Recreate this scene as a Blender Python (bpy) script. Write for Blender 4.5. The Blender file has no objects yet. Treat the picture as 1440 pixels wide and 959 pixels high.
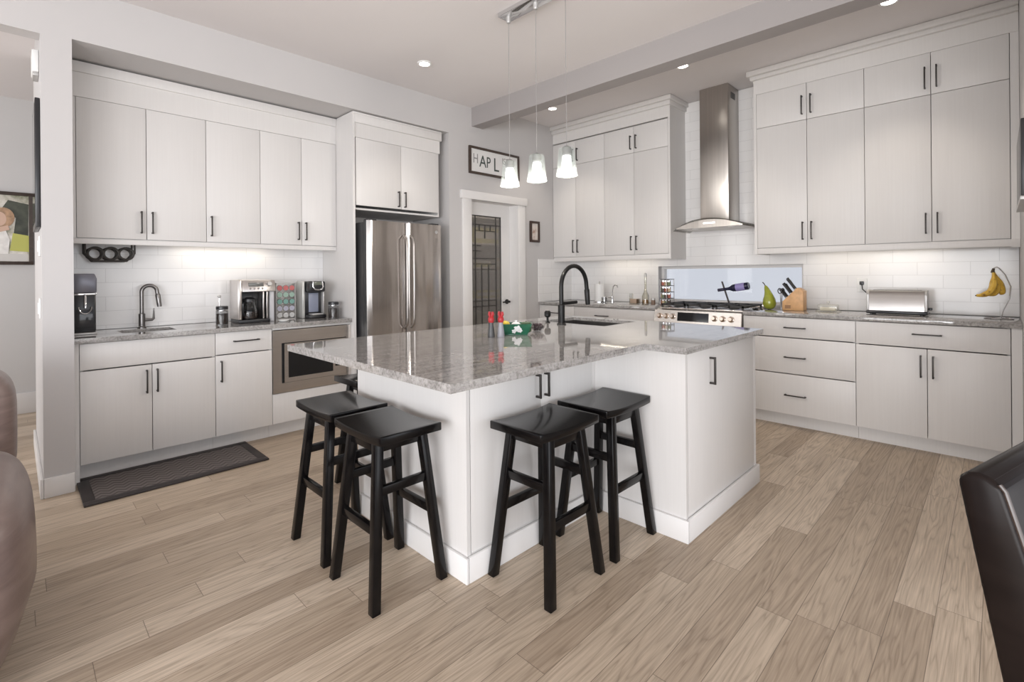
import bpy, bmesh, math, random
from mathutils import Vector, Matrix

random.seed(7)
SC = bpy.context.scene
COL = SC.collection
PI = math.pi

# ------------------------------------------------------------------ camera, world, lights, exposure
cam_d = bpy.data.cameras.new('camera'); cam = bpy.data.objects.new('camera', cam_d); COL.objects.link(cam)
RX = Vector((0.7030, -0.7111, -0.0084)); UP = Vector((0.0059, -0.0060, 0.99996)); FW = Vector((0.7111, 0.7031, 0.0))
M = Matrix((RX, UP, -FW)).transposed().to_4x4(); M.translation = Vector((0, 0, 1.255)); cam.matrix_world = M
cam_d.sensor_width = 36; cam_d.lens = 36 * 693.5 / 1440; cam_d.shift_y = -(479.5 - 384.34) / 1440
cam_d.clip_start = 0.05; cam_d.clip_end = 200
SC.camera = cam

vs = SC.view_settings
vs.view_transform = 'Standard'; vs.look = 'None'; vs.gamma = 1.0; vs.use_curve_mapping = False
vs.exposure = 0.78

W = bpy.data.worlds.new('daylight_sky'); SC.world = W; W.use_nodes = True
bg = W.node_tree.nodes['Background']; bg.inputs['Color'].default_value = (0.86, 0.90, 1.0, 1); bg.inputs['Strength'].default_value = 0.42

def area(name, loc, target, sx, sy, power, color=(1, 1, 1)):
    d = bpy.data.lights.new(name, 'AREA'); d.shape = 'RECTANGLE'; d.size = sx; d.size_y = sy; d.energy = power; d.color = color
    o = bpy.data.objects.new(name, d); COL.objects.link(o); o.location = loc
    o.rotation_euler = (Vector(target) - Vector(loc)).to_track_quat('-Z', 'Y').to_euler()
    return o
area('added_daylight_fill_rear', (0.5, -3.8, 1.15), (1.0, 3.0, 0.2), 7.0, 2.1, 74, (0.95, 0.97, 1.0))  # added area light for assumed daylight behind the camera; no window stands there
area('added_daylight_fill_living', (-4.0, -0.5, 1.1), (1.5, 0.9, 0.0), 5.4, 1.9, 140, (0.98, 0.985, 1.0))  # added fill on the unseen living side, brightens faces turned that way; no window
area('added_fill_corner', (-2.3, -0.9, 1.0), (0.7, 4.0, 0.5), 2.6, 1.7, 40, (0.95, 0.97, 1.0))  # added fill standing in the open room, brightens the alcove doors
area('added_fill_far_room', (-3.2, 5.2, 1.5), (0.0, 5.4, 1.2), 1.8, 1.6, 34, (1.0, 0.97, 0.94))  # added fill out of view, brightens the living room's far wall

# ------------------------------------------------------------------ mesh helpers
ORG = {}
def org(o):
    while o is not None and o not in ORG:
        o = o.parent
    return ORG.get(o, Vector((0, 0, 0)))

class MB:
    def __init__(s):
        s.bm = bmesh.new(); s.mi = 0
    def _done(s, n0):
        s.bm.faces.ensure_lookup_table()
        for f in s.bm.faces[n0:]:
            f.material_index = s.mi
    def box(s, x0, x1, y0, y1, z0, z1, bev=0, seg=2):
        n0 = len(s.bm.faces)
        if bev > 0:
            t = bmesh.new()
            MB._cube(t, x0, x1, y0, y1, z0, z1)
            bmesh.ops.bevel(t, geom=list(t.edges), offset=min(bev, 0.49 * min(abs(x1 - x0), abs(y1 - y0), abs(z1 - z0))), segments=seg, profile=0.5, affect='EDGES')
            s._merge(t)
        else:
            MB._cube(s.bm, x0, x1, y0, y1, z0, z1)
        s._done(n0); return s
    @staticmethod
    def _cube(bm, x0, x1, y0, y1, z0, z1):
        v = [bm.verts.new((x, y, z)) for z in (z0, z1) for y in (y0, y1) for x in (x0, x1)]
        for f in ((0, 2, 3, 1), (4, 5, 7, 6), (0, 1, 5, 4), (2, 6, 7, 3), (0, 4, 6, 2), (1, 3, 7, 5)):
            bm.faces.new([v[i] for i in f])
    def _merge(s, t):
        m = {}
        for v in t.verts: m[v] = s.bm.verts.new(v.co)
        for f in t.faces: s.bm.faces.new([m[v] for v in f.verts])
        t.free()
    def prism(s, pts, vec, bev=0):
        n0 = len(s.bm.faces); vec = Vector(vec)
        t = bmesh.new()
        a = [t.verts.new(p) for p in pts]; b = [t.verts.new(Vector(p) + vec) for p in pts]; n = len(a)
        t.faces.new(a); t.faces.new(b[::-1])
        for i in range(n): t.faces.new((a[i], b[i], b[(i + 1) % n], a[(i + 1) % n]))
        bmesh.ops.recalc_face_normals(t, faces=t.faces)
        if bev > 0:
            bmesh.ops.bevel(t, geom=list(t.edges), offset=bev, segments=2, profile=0.5, affect='EDGES')
        s._merge(t); s._done(n0); return s
    def tube(s, pts, r, seg=12, closed=False, sq=None):
        """round tube (or square section when sq given) swept along pts"""
        n0 = len(s.bm.faces)
        P = [Vector(p) for p in pts]; n = len(P)
        R = r if isinstance(r, (list, tuple)) else [r] * n
        T = []
        for i in range(n):
            a = P[(i - 1) % n] if (closed or i > 0) else P[i]
            b = P[(i + 1) % n] if (closed or i < n - 1) else P[i]
            T.append((b - a).normalized())
        up = Vector((0, 0, 1)) if abs(T[0].z) < 0.9 else Vector((1, 0, 0))
        N = (up - T[0] * up.dot(T[0])).normalized(); rings = []
        for i in range(n):
            if i:
                N = N - T[i] * N.dot(T[i])
                N = N.normalized() if N.length > 1e-6 else T[i].orthogonal().normalized()
            B = T[i].cross(N)
            if sq:
                a, b = sq
                ring = [P[i] + N * (u * a) + B * (w * b) for u, w in ((-1, -1), (1, -1), (1, 1), (-1, 1))]
            else:
                ring = [P[i] + (N * math.cos(2 * PI * k / seg) + B * math.sin(2 * PI * k / seg)) * R[i] for k in range(seg)]
            rings.append([s.bm.verts.new(c) for c in ring])
        m = len(rings[0])
        for i in range(n if closed else n - 1):
            A, Bn = rings[i], rings[(i + 1) % n]
            for k in range(m):
                s.bm.faces.new((A[k], A[(k + 1) % m], Bn[(k + 1) % m], Bn[k]))
        if not closed:
            s.bm.faces.new(rings[0][::-1]); s.bm.faces.new(rings[-1])
        s._done(n0); return s
    def cyl(s, p0, p1, r0, r1=None, seg=24):
        r1 = r0 if r1 is None else r1
        return s.tube([p0, p1], [r0, r1], seg)
    def lathe(s, prof, c=(0, 0, 0), axis=(0, 0, 1), seg=28):
        n0 = len(s.bm.faces); c = Vector(c); ax = Vector(axis).normalized()
        N = ax.orthogonal().normalized(); B = ax.cross(N); rings = []
        for r, h in prof:
            if r < 1e-6: rings.append([s.bm.verts.new(c + ax * h)])
            else: rings.append([s.bm.verts.new(c + ax * h + (N * math.cos(2 * PI * k / seg) + B * math.sin(2 * PI * k / seg)) * r) for k in range(seg)])
        for A, Bn in zip(rings, rings[1:]):
            for k in range(seg):
                k2 = (k + 1) % seg
                if len(A) == 1 and len(Bn) == 1: break
                if len(A) == 1: s.bm.faces.new((A[0], Bn[k2], Bn[k]))
                elif len(Bn) == 1: s.bm.faces.new((A[k], A[k2], Bn[0]))
                else: s.bm.faces.new((A[k], A[k2], Bn[k2], Bn[k]))
        s._done(n0); return s
    def sell(s, c, h, e1=0.4, e2=0.4, nu=40, nv=24, fn=None):
        """super-ellipsoid cushion"""
        n0 = len(s.bm.faces)
        sp = lambda w, e: math.copysign(abs(w) ** e, w)
        rows = []
        for j in range(nv + 1):
            v = -PI / 2 + PI * j / nv
            row = []
            for i in range(nu):
                u = 2 * PI * i / nu
                p = Vector((h[0] * sp(math.cos(v), e1) * sp(math.cos(u), e2), h[1] * sp(math.cos(v), e1) * sp(math.sin(u), e2), h[2] * sp(math.sin(v), e1)))
                if fn: p = fn(p)
                row.append(s.bm.verts.new(p + Vector(c)))
            rows.append(row)
        for A, Bn in zip(rows, rows[1:]):
            for i in range(nu):
                s.bm.faces.new((A[i], A[(i + 1) % nu], Bn[(i + 1) % nu], Bn[i]))
        bmesh.ops.remove_doubles(s.bm, verts=[v for r in (rows[0], rows[-1]) for v in r], dist=1e-5)
        s._done(n0); return s
    def grid(s, fn, nu, nv):
        n0 = len(s.bm.faces)
        V = [[s.bm.verts.new(fn(i / nu, j / nv)) for i in range(nu + 1)] for j in range(nv + 1)]
        for j in range(nv):
            for i in range(nu):
                s.bm.faces.new((V[j][i], V[j][i + 1], V[j + 1][i + 1], V[j + 1][i]))
        s._done(n0); return s
    def xf(s, mat):
        s.bm.transform(mat); return s
    def build(s, name, mats, parent=None, local=False, ang=38):
        bmesh.ops.recalc_face_normals(s.bm, faces=s.bm.faces)
        if parent is not None and not local:
            s.bm.transform(Matrix.Translation(-org(parent)))
        me = bpy.data.meshes.new(name); s.bm.to_mesh(me); s.bm.free()
        for m in (mats if isinstance(mats, (list, tuple)) else [mats]): me.materials.append(m)
        me.polygons.foreach_set('use_smooth', [True] * len(me.polygons))
        me.set_sharp_from_angle(angle=math.radians(ang))
        o = bpy.data.objects.new(name, me); COL.objects.link(o); o.parent = parent
        return o

def thing(name, label, cat, loc=(0, 0, 0), group=None, rz=0):
    o = bpy.data.objects.new(name, None); COL.objects.link(o); o.empty_display_size = 0.1
    o.location = loc; o.rotation_euler = (0, 0, rz); o['label'] = label; o['category'] = cat
    if group: o['group'] = group
    ORG[o] = Vector(loc)
    return o
def tag(o, label, cat, group=None):
    o['label'] = label; o['category'] = cat
    if group: o['group'] = group
    return o
def structure(o):
    o['kind'] = 'structure'; return o
def struct_root(name, loc=(0, 0, 0)):
    o = bpy.data.objects.new(name, None); COL.objects.link(o); o.location = loc; o['kind'] = 'structure'; ORG[o] = Vector(loc); return o
def copy_tree(o, loc=None, rz=None, label=None, parent=None):
    c = o.copy(); COL.objects.link(c)
    if parent is not None: c.parent = parent
    for ch in [k for k in bpy.data.objects if k.parent is o]:
        copy_tree(ch, parent=c)
    if loc is not None: c.location = loc; ORG[c] = Vector(loc)
    if rz is not None: c.rotation_euler = (0, 0, rz)
    if label: c['label'] = label
    return c
def text_mesh(name, txt, size, mat, parent, loc, rot, depth=0.001, align='CENTER', xs=1.0):
    cu = bpy.data.curves.new(name, 'FONT'); cu.body = txt; cu.size = size; cu.extrude = depth; cu.align_x = align; cu.align_y = 'CENTER'
    t = bpy.data.objects.new(name, cu); COL.objects.link(t)
    bpy.context.view_layer.update()
    me = bpy.data.meshes.new_from_object(t.evaluated_get(bpy.context.evaluated_depsgraph_get()))
    bpy.data.objects.remove(t)
    me.transform(Matrix.Diagonal((xs, 1, 1, 1)))
    me.materials.clear(); me.materials.append(mat)
    o = bpy.data.objects.new(name, me); COL.objects.link(o); o.parent = parent
    o.location = Vector(loc) - org(parent); o.rotation_euler = rot
    return o

# ------------------------------------------------------------------ materials
MT = {}
class NT:
    def __init__(s, name):
        s.m = bpy.data.materials.new(name); s.m.use_nodes = True; s.t = s.m.node_tree; s.n = s.t.nodes; s.l = s.t.links
        s.b = s.n['Principled BSDF']; s.out = s.n['Material Output']
    def add(s, typ, **kw):
        o = s.n.new(typ)
        for k, v in kw.items():
            if k.startswith('_'): o.inputs[k[1:].replace('__', ' ')].default_value = v
            else: setattr(o, k, v)
        return o
    def ln(s, a, b): s.l.new(a, b)
    def math(s, op, a, b=0.0, c=None):
        o = s.n.new('ShaderNodeMath'); o.operation = op
        for i, v in enumerate((a, b) if c is None else (a, b, c)):
            if isinstance(v, (int, float)): o.inputs[i].default_value = v
            else: s.ln(v, o.inputs[i])
        return o.outputs[0]
    def coord(s, scale=(1, 1, 1), rot=(0, 0, 0), kind='Object'):
        c = s.n.new('ShaderNodeTexCoord'); mp = s.n.new('ShaderNodeMapping'); mp.inputs['Scale'].default_value = scale; mp.inputs['Rotation'].default_value = rot
        s.ln(c.outputs[kind], mp.inputs['Vector']); return mp.outputs[0]
    def noise(s, vec, scale=5, detail=3, rough=0.5, dist=0.0):
        o = s.n.new('ShaderNodeTexNoise'); o.inputs['Scale'].default_value = scale; o.inputs['Detail'].default_value = detail
        o.inputs['Roughness'].default_value = rough; o.inputs['Distortion'].default_value = dist
        s.ln(vec, o.inputs['Vector']); return o.outputs['Fac']
    def ramp(s, fac, stops):
        o = s.n.new('ShaderNodeValToRGB'); e = o.color_ramp.elements
        while len(e) < len(stops): e.new(0.5)
        for el, (p, c) in zip(e, stops):
            el.position = p; el.color = (*c, 1) if len(c) == 3 else c
        s.ln(fac, o.inputs[0]); return o.outputs[0]
    def mix(s, fac, a, b, mode='MIX'):
        o = s.n.new('ShaderNodeMix'); o.data_type = 'RGBA'; o.blend_type = mode
        for sock, v in ((o.inputs[0], fac), (o.inputs[6], a), (o.inputs[7], b)):
            if isinstance(v, (int, float)): sock.default_value = v
            elif isinstance(v, tuple): sock.default_value = (*v, 1) if len(v) == 3 else v
            else: s.ln(v, sock)
        return o.outputs[2]
    def bump(s, h, strength=0.2, dist=0.01):
        o = s.n.new('ShaderNodeBump'); o.inputs['Strength'].default_value = strength; o.inputs['Distance'].default_value = dist
        s.ln(h, o.inputs['Height']); s.ln(o.outputs[0], s.b.inputs['Normal']); return o

def plain(name, col, rough=0.5, metal=0.0, spec=0.5, var=0.03, vscale=6.0, coat=0.0):
    if name in MT: return MT[name]
    t = NT(name); b = t.b
    n = t.noise(t.coord(), vscale, 3)
    lo = tuple(max(0, c * (1 - var)) for c in col); hi = tuple(min(1, c * (1 + var)) for c in col)
    t.ln(t.ramp(n, [(0.3, lo), (0.7, hi)]), b.inputs['Base Color'])
    b.inputs['Roughness'].default_value = rough; b.inputs['Metallic'].default_value = metal
    b.inputs['Specular IOR Level'].default_value = spec; b.inputs['Coat Weight'].default_value = coat
    MT[name] = t.m; return t.m
def emit(name, col, st):
    t = NT(name); t.b.inputs['Base Color'].default_value = (*col, 1); t.b.inputs['Emission Color'].default_value = (*col, 1); t.b.inputs['Emission Strength'].default_value = st
    return t.m
def thin_glass(name, tint=(1, 1, 1), gloss=0.10, rough=0.02, frost=0.0, frostcol=(0.8, 0.8, 0.8), bumpy=0, fw=0.4):
    t = NT(name); tr = t.add('ShaderNodeBsdfTransparent'); tr.inputs[0].default_value = (*tint, 1)
    gl = t.add('ShaderNodeBsdfGlossy'); gl.inputs['Roughness'].default_value = rough
    fr = t.add('ShaderNodeFresnel'); fr.inputs['IOR'].default_value = 1.45
    if bumpy:
        bp = t.add('ShaderNodeBump'); bp.inputs['Strength'].default_value = bumpy; bp.inputs['Distance'].default_value = 0.004
        t.ln(t.noise(t.coord(), 90, 2), bp.inputs['Height']); t.ln(bp.outputs[0], gl.inputs['Normal']); t.ln(bp.outputs[0], fr.inputs['Normal'])
    f = t.math('ADD', t.math('MULTIPLY', fr.outputs[0], fw), gloss)
    mx = t.add('ShaderNodeMixShader'); t.ln(f, mx.inputs[0]); t.ln(tr.outputs[0], mx.inputs[1]); t.ln(gl.outputs[0], mx.inputs[2])
    last = mx.outputs[0]
    if frost > 0:
        df = t.add('ShaderNodeBsdfDiffuse'); df.inputs[0].default_value = (*frostcol, 1)
        m2 = t.add('ShaderNodeMixShader'); m2.inputs[0].default_value = frost; t.ln(last, m2.inputs[1]); t.ln(df.outputs[0], m2.inputs[2]); last = m2.outputs[0]
    t.ln(last, t.out.inputs['Surface']); return t.m

def mat_wall(name, col, rough=0.85):
    t = NT(name); n = t.noise(t.coord(), 3, 2)
    t.ln(t.ramp(n, [(0.3, tuple(c * 0.985 for c in col)), (0.7, col)]), t.b.inputs['Base Color']); t.b.inputs['Roughness'].default_value = rough
    t.bump(t.noise(t.coord(), 180, 3), 0.06, 0.002); return t.m
WALL = mat_wall('wall_paint', (0.54, 0.525, 0.522))
CEIL = mat_wall('ceiling_paint', (0.73, 0.70, 0.70))
BEAM_SHADED = mat_wall('shaded_beam_paint', (0.35, 0.328, 0.325))  # wall paint darkened: the beam's shade is put into this colour
TRIM = plain('white_trim_paint', (0.73, 0.715, 0.705), 0.45, var=0.01)

def mat_cabinet():
    t = NT('white_cabinet_laminate')
    n = t.noise(t.coord((90, 90, 2.2)), 1, 3, 0.6); n2 = t.noise(t.coord((3, 3, 0.6)), 1, 2)
    c = t.ramp(n, [(0.25, (0.665, 0.645, 0.63)), (0.75, (0.705, 0.688, 0.674))])
    c = t.mix(0.35, c, t.ramp(n2, [(0.3, (0.67, 0.65, 0.636)), (0.7, (0.705, 0.688, 0.674))]))
    t.ln(c, t.b.inputs['Base Color']); t.b.inputs['Roughness'].default_value = 0.42
    t.bump(n, 0.05, 0.001); return t.m
CAB = mat_cabinet()

def mat_floor():
    t = NT('oak_plank_floor'); PW, PL = 0.121, 1.25
    tc = t.add('ShaderNodeTexCoord'); sp = t.add('ShaderNodeSeparateXYZ'); t.ln(tc.outputs['Object'], sp.inputs[0])
    x, y = sp.outputs[0], sp.outputs[1]
    yr = t.math('DIVIDE', t.math('ADD', y, -0.052 + 10 * PW), PW); row = t.math('FLOOR', yr)
    wn = t.add('ShaderNodeTexWhiteNoise', noise_dimensions='1D'); t.ln(row, wn.inputs['W'])
    xr = t.math('DIVIDE', t.math('ADD', x, t.math('MULTIPLY', wn.outputs['Value'], PL * 3)), PL); cell = t.math('FLOOR', xr)
    cb = t.add('ShaderNodeCombineXYZ'); t.ln(row, cb.inputs[0]); t.ln(cell, cb.inputs[1])
    w2 = t.add('ShaderNodeTexWhiteNoise', noise_dimensions='2D'); t.ln(cb.outputs[0], w2.inputs['Vector'])
    sc = t.add('ShaderNodeSeparateColor'); t.ln(w2.outputs['Color'], sc.inputs[0])
    # grain, shifted per plank
    cv = t.add('ShaderNodeCombineXYZ')
    t.ln(t.math('ADD', t.math('MULTIPLY', x, 1.0), t.math('MULTIPLY', sc.outputs[0], 37)), cv.inputs[0])
    t.ln(t.math('ADD', y, t.math('MULTIPLY', sc.outputs[1], 53)), cv.inputs[1]); t.ln(sc.outputs[2], cv.inputs[2])
    mp = t.add('ShaderNodeMapping'); mp.inputs['Scale'].default_value = (1.0, 14, 1); t.ln(cv.outputs[0], mp.inputs[0])
    big = t.noise(mp.outputs[0], 1.0, 2, 0.5, 0.35)
    rings = t.math('FRACT', t.math('MULTIPLY', big, 11.0)); rings = t.math('ABSOLUTE', t.math('SUBTRACT', rings, 0.5))
    mp2 = t.add('ShaderNodeMapping'); mp2.inputs['Scale'].default_value = (5, 170, 1); t.ln(cv.outputs[0], mp2.inputs[0])
    fine = t.noise(mp2.outputs[0], 1.0, 3, 0.6)
    base = t.ramp(w2.outputs['Value'], [(0.0, (0.415, 0.328, 0.246)), (0.45, (0.52, 0.424, 0.326)), (1.0, (0.61, 0.508, 0.402))])
    g1 = t.ramp(rings, [(0.0, (0.68, 0.66, 0.635)), (0.13, (0.91, 0.90, 0.89)), (0.5, (1.08, 1.08, 1.08))])
    g2 = t.ramp(fine, [(0.30, (0.80, 0.79, 0.775)), (0.7, (1.10, 1.10, 1.10))])
    c = t.mix(0.75, base, g1, 'MULTIPLY'); c = t.mix(1.0, c, g2, 'MULTIPLY')
    fy = t.math('FRACT', yr); fx = t.math('FRACT', xr)
    ey = t.math('MULTIPLY', t.math('MINIMUM', fy, t.math('SUBTRACT', 1.0, fy)), PW)
    ex = t.math('MULTIPLY', t.math('MINIMUM', fx, t.math('SUBTRACT', 1.0, fx)), PL)
    e = t.math('MINIMUM', ey, ex)
    seam = t.math('LESS_THAN', e, 0.0011)
    c = t.mix(t.math('MULTIPLY', seam, 0.7), c, (0.10, 0.075, 0.055))
    t.ln(c, t.b.inputs['Base Color'])
    t.ln(t.math('ADD', 0.36, t.math('MULTIPLY', fine, 0.14)), t.b.inputs['Roughness']); t.b.inputs['Specular IOR Level'].default_value = 0.4
    h = t.math('SUBTRACT', t.math('MULTIPLY', fine, 0.3), seam)
    t.bump(h, 0.12, 0.002); return t.m
FLOOR = mat_floor()

def mat_granite():
    t = NT('grey_granite')
    v = t.coord((1, 1, 1), (0, 0, 0.12))
    st = t.noise(t.coord((1.5, 34, 34), (0, 0, 0.06)), 1.0, 5, 0.68, 0.5)
    sp = t.noise(v, 85, 3, 0.7); mid = t.noise(v, 20, 4, 0.65)
    c = t.ramp(st, [(0.34, (0.12, 0.108, 0.10)), (0.44, (0.29, 0.27, 0.258)), (0.55, (0.44, 0.42, 0.405)), (0.70, (0.54, 0.525, 0.51))])
    c = t.mix(0.42, c, t.ramp(mid, [(0.34, (0.13, 0.125, 0.12)), (0.5, (0.30, 0.29, 0.28)), (0.68, (0.44, 0.43, 0.42))]))
    c = t.mix(0.38, c, t.ramp(sp, [(0.36, (0.05, 0.048, 0.046)), (0.48, (0.30, 0.29, 0.285)), (0.66, (0.50, 0.49, 0.48))]))
    t.ln(c, t.b.inputs['Base Color']); t.b.inputs['Roughness'].default_value = 0.05; t.b.inputs['Specular IOR Level'].default_value = 0.6
    t.b.inputs['Coat Weight'].default_value = 0.35; t.b.inputs['Coat Roughness'].default_value = 0.02; t.b.inputs['Coat IOR'].default_value = 1.6
    return t.m
GRAN = mat_granite()

def mat_steel(name, col=(0.60, 0.585, 0.57), rough=0.22, warp=0.12, axis='z'):
    t = NT(name); s = {'z': (60, 60, 0.8), 'y': (60, 0.8, 60), 'x': (0.8, 60, 60)}[axis]
    n = t.noise(t.coord(s), 1, 3)
    t.ln(t.ramp(n, [(0.3, tuple(c * 0.93 for c in col)), (0.7, tuple(min(1, c * 1.05) for c in col))]), t.b.inputs['Base Color'])
    t.b.inputs['Metallic'].default_value = 1.0
    t.ln(t.math('ADD', rough - 0.05, t.math('MULTIPLY', n, 0.1)), t.b.inputs['Roughness'])
    if warp: t.bump(t.noise(t.coord((7, 7, 0.9)), 1, 1), warp, 0.03)
    return t.m
STEEL = mat_steel('brushed_stainless_steel', (0.52, 0.48, 0.45), 0.2, 0.35)
HANDST = mat_steel('handle_steel', (0.40, 0.375, 0.36), 0.34, 0)
HOODST = mat_steel('hood_stainless_steel', (0.47, 0.44, 0.41), 0.3, 0.16)
CHROME = plain('chrome', (0.72, 0.72, 0.73), 0.1, 1.0, var=0.01)
BLACK = plain('black_metal', (0.010, 0.0095, 0.0095), 0.32, 0.0, 0.25)
IRON = plain('dark_handle_metal', (0.045, 0.04, 0.038), 0.4, 0.6)
GUN = plain('gunmetal_faucet', (0.20, 0.19, 0.185), 0.28, 0.9)
BLKPL = plain('black_plastic', (0.018, 0.018, 0.02), 0.3)
BLKGL = plain('black_glass', (0.008, 0.008, 0.009), 0.06, spec=0.6)
GREYPL = plain('silver_plastic', (0.50, 0.49, 0.48), 0.35, 0.4)
WHITEPL = plain('white_plastic', (0.82, 0.82, 0.81), 0.4, var=0.01)
DARKSIDE = plain('dark_grey_fridge_side', (0.03, 0.03, 0.032), 0.45)
GLASS = thin_glass('clear_glass', gloss=0.0, fw=0.25)

def mat_tile(name, ax):
    t = NT(name); tc = t.add('ShaderNodeTexCoord'); sp = t.add('ShaderNodeSeparateXYZ'); t.ln(tc.outputs['Object'], sp.inputs[0])
    cb = t.add('ShaderNodeCombineXYZ'); t.ln(sp.outputs[ax], cb.inputs[0]); t.ln(t.math('ADD', sp.outputs[2], -0.014), cb.inputs[1])
    br = t.add('ShaderNodeTexBrick'); br.inputs['Scale'].default_value = 1.0; br.inputs['Brick Width'].default_value = 0.305; br.inputs['Row Height'].default_value = 0.1
    br.inputs['Mortar Size'].default_value = 0.0016; br.inputs['Mortar Smooth'].default_value = 0.2
    br.inputs['Color1'].default_value = (0.80, 0.79, 0.785, 1); br.inputs['Color2'].default_value = (0.83, 0.82, 0.815, 1); br.inputs['Mortar'].default_value = (0.66, 0.65, 0.645, 1)
    t.ln(cb.outputs[0], br.inputs['Vector']); t.ln(br.outputs['Color'], t.b.inputs['Base Color']); t.b.inputs['Roughness'].default_value = 0.14
    h = t.math('SUBTRACT', t.math('MULTIPLY', t.noise(t.coord(), 22, 2), 0.35), br.outputs['Fac'])
    t.bump(h, 0.22, 0.004); return t.m
TILE_X = mat_tile('white_subway_tile_left', 0); TILE_Y = mat_tile('white_subway_tile_right', 1)

def mat_leather(name, c1, c2, rough, bscale=220, bstr=0.25, wr=6, fold=(3, 3, 16), spec=0.5):
    t = NT(name); n = t.noise(t.coord(fold), 1.2, 4, 0.6, 0.8)
    t.ln(t.ramp(n, [(0.28, c1), (0.72, c2)]), t.b.inputs['Base Color']); t.b.inputs['Roughness'].default_value = rough
    t.b.inputs['Specular IOR Level'].default_value = spec
    h = t.math('ADD', t.math('MULTIPLY', t.noise(t.coord(), bscale, 2), 0.15), n)
    t.bump(h, bstr, 0.006); return t.m
SOFA = mat_leather('brown_sofa_leather', (0.16, 0.112, 0.10), (0.25, 0.187, 0.168), 0.33, 220, 0.12)
CHAIRL = mat_leather('dark_brown_chair_leather', (0.007, 0.0045, 0.004), (0.012, 0.008, 0.007), 0.30, 300, 0.03, 3, spec=0.14)

def mat_stool():
    t = NT('black_stained_wood'); n = t.noise(t.coord((40, 4, 40)), 1, 3)
    t.ln(t.ramp(n, [(0.3, (0.0030, 0.0026, 0.0028)), (0.7, (0.006, 0.005, 0.005))]), t.b.inputs['Base Color']); t.b.inputs['Roughness'].default_value = 0.2
    t.b.inputs['Specular IOR Level'].default_value = 0.24
    t.bump(n, 0.05, 0.002); return t.m
STOOL = mat_stool()
WOODL = plain('light_beech_wood', (0.62, 0.36, 0.17), 0.45, var=0.12, vscale=30)
WALNUT = plain('dark_walnut_frame', (0.055, 0.038, 0.030), 0.45, var=0.2, vscale=40)
# ------------------------------------------------------------------ room shell
YL, YB, XRW = 3.865, 4.49, 4.98          # kitchen wall plane, alcove back, range wall
ZC, ZK = 2.965, 3.02                     # ceiling on either side of the beam
structure(MB().box(-6, 7, -6, 8, -0.12, 0).build('floor', FLOOR))
c = MB(); c.box(-4.5, 3.40, -3.0, 3.985, ZC, ZC + 0.15); c.box(3.40, 5.14, -3.0, 3.985, ZK, ZK + 0.15); c.box(-3.5, 1.6, 3.985, 6.55, 2.90, 3.05); c.box(3.1, 5.14, 3.985, 5.1, 2.6, 2.75)
structure(c.build('ceiling', CEIL))
structure(MB().box(3.335, 3.485, -3.0, 3.864, 2.775, ZK + 0.02).build('ceiling_beam', BEAM_SHADED))
w = MB()
w.box(0.115, 0.25, YL, 5.15, 0, ZC)                       # pillar and the side wall behind it
w.box(-3.5, 0.115, YL, 3.985, 2.64, ZC)                   # header over the living room opening
w.box(0.25, 3.035, YL, 4.6, 2.653, ZC)                    # bulkhead over the cabinet alcove
w.box(3.035, 3.30, YL, 3.985, 0, ZK); w.box(3.035, 3.10, 3.985, 4.6, 0, 2.653)
w.box(3.30, 4.01, YL, 3.985, 2.03, ZK); w.box(4.01, XRW, YL, 3.985, 0, ZK)
w.box(-3.5, -1.6, YL, 3.985, 0, 2.64)
structure(w.build('wall_left', WALL))
structure(MB().box(0.25, 3.035, YB, 4.6, 0, 2.653).build('wall_alcove', WALL))
WY0, WY1, WZ0, WZ1 = 1.25, 2.66, 0.932, 1.318
w = MB(); w.box(XRW, 5.14, -0.25, WY0, 0, ZK); w.box(XRW, 5.14, WY1, 5.1, 0, ZK); w.box(XRW, 5.14, WY0, WY1, 0, WZ0); w.box(XRW, 5.14, WY0, WY1, WZ1, ZK)
structure(w.build('wall_right', WALL))
structure(MB().box(2.55, XRW, -0.25, -0.10, 0, ZK).build('wall_side', WALL))
structure(MB().box(-3.5, 1.6, 6.42, 6.55, 0, 2.9).build('wall_far', mat_wall('living_room_paint', (0.60, 0.59, 0.585))))
structure(MB().box(3.1, 5.14, 5.0, 5.1, 0, 2.6).build('wall_pantry', WALL))
# baseboards
def baseb(name, boxes):
    b = MB()
    for q in boxes: b.box(*q, bev=0.004)
    return structure(b.build(name, TRIM))
baseb('baseboard_pillar', [(0.1155, 0.248, YL - 0.015, YL, 0, 0.112), (0.100, 0.1150, YL - 0.015, 5.165, 0, 0.112)])
baseb('baseboard_far', [(-3.4, 1.5, 6.40, 6.42, 0, 0.19)])
baseb('baseboard_side', [(2.6, 4.44, -0.10, -0.086, 0, 0.11)])
# backsplashes
structure(MB().box(0.252, 2.028, YB - 0.010, YB, 0.887, 1.50).build('trim_1', TILE_X))
b = MB(); b.box(XRW - 0.010, XRW, -0.098, WY0, 0.919, ZK - 0.005); b.box(XRW - 0.010, XRW, WY1, 3.863, 0.919, ZK - 0.005)
b.box(XRW - 0.010, XRW, WY0, WY1, WZ1, ZK - 0.005)
structure(b.build('trim_2', TILE_Y))
structure(MB().box(4.345, XRW - 0.010, YL - 0.010, YL, 0.919, 1.42).build('trim_3', TILE_X))
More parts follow.
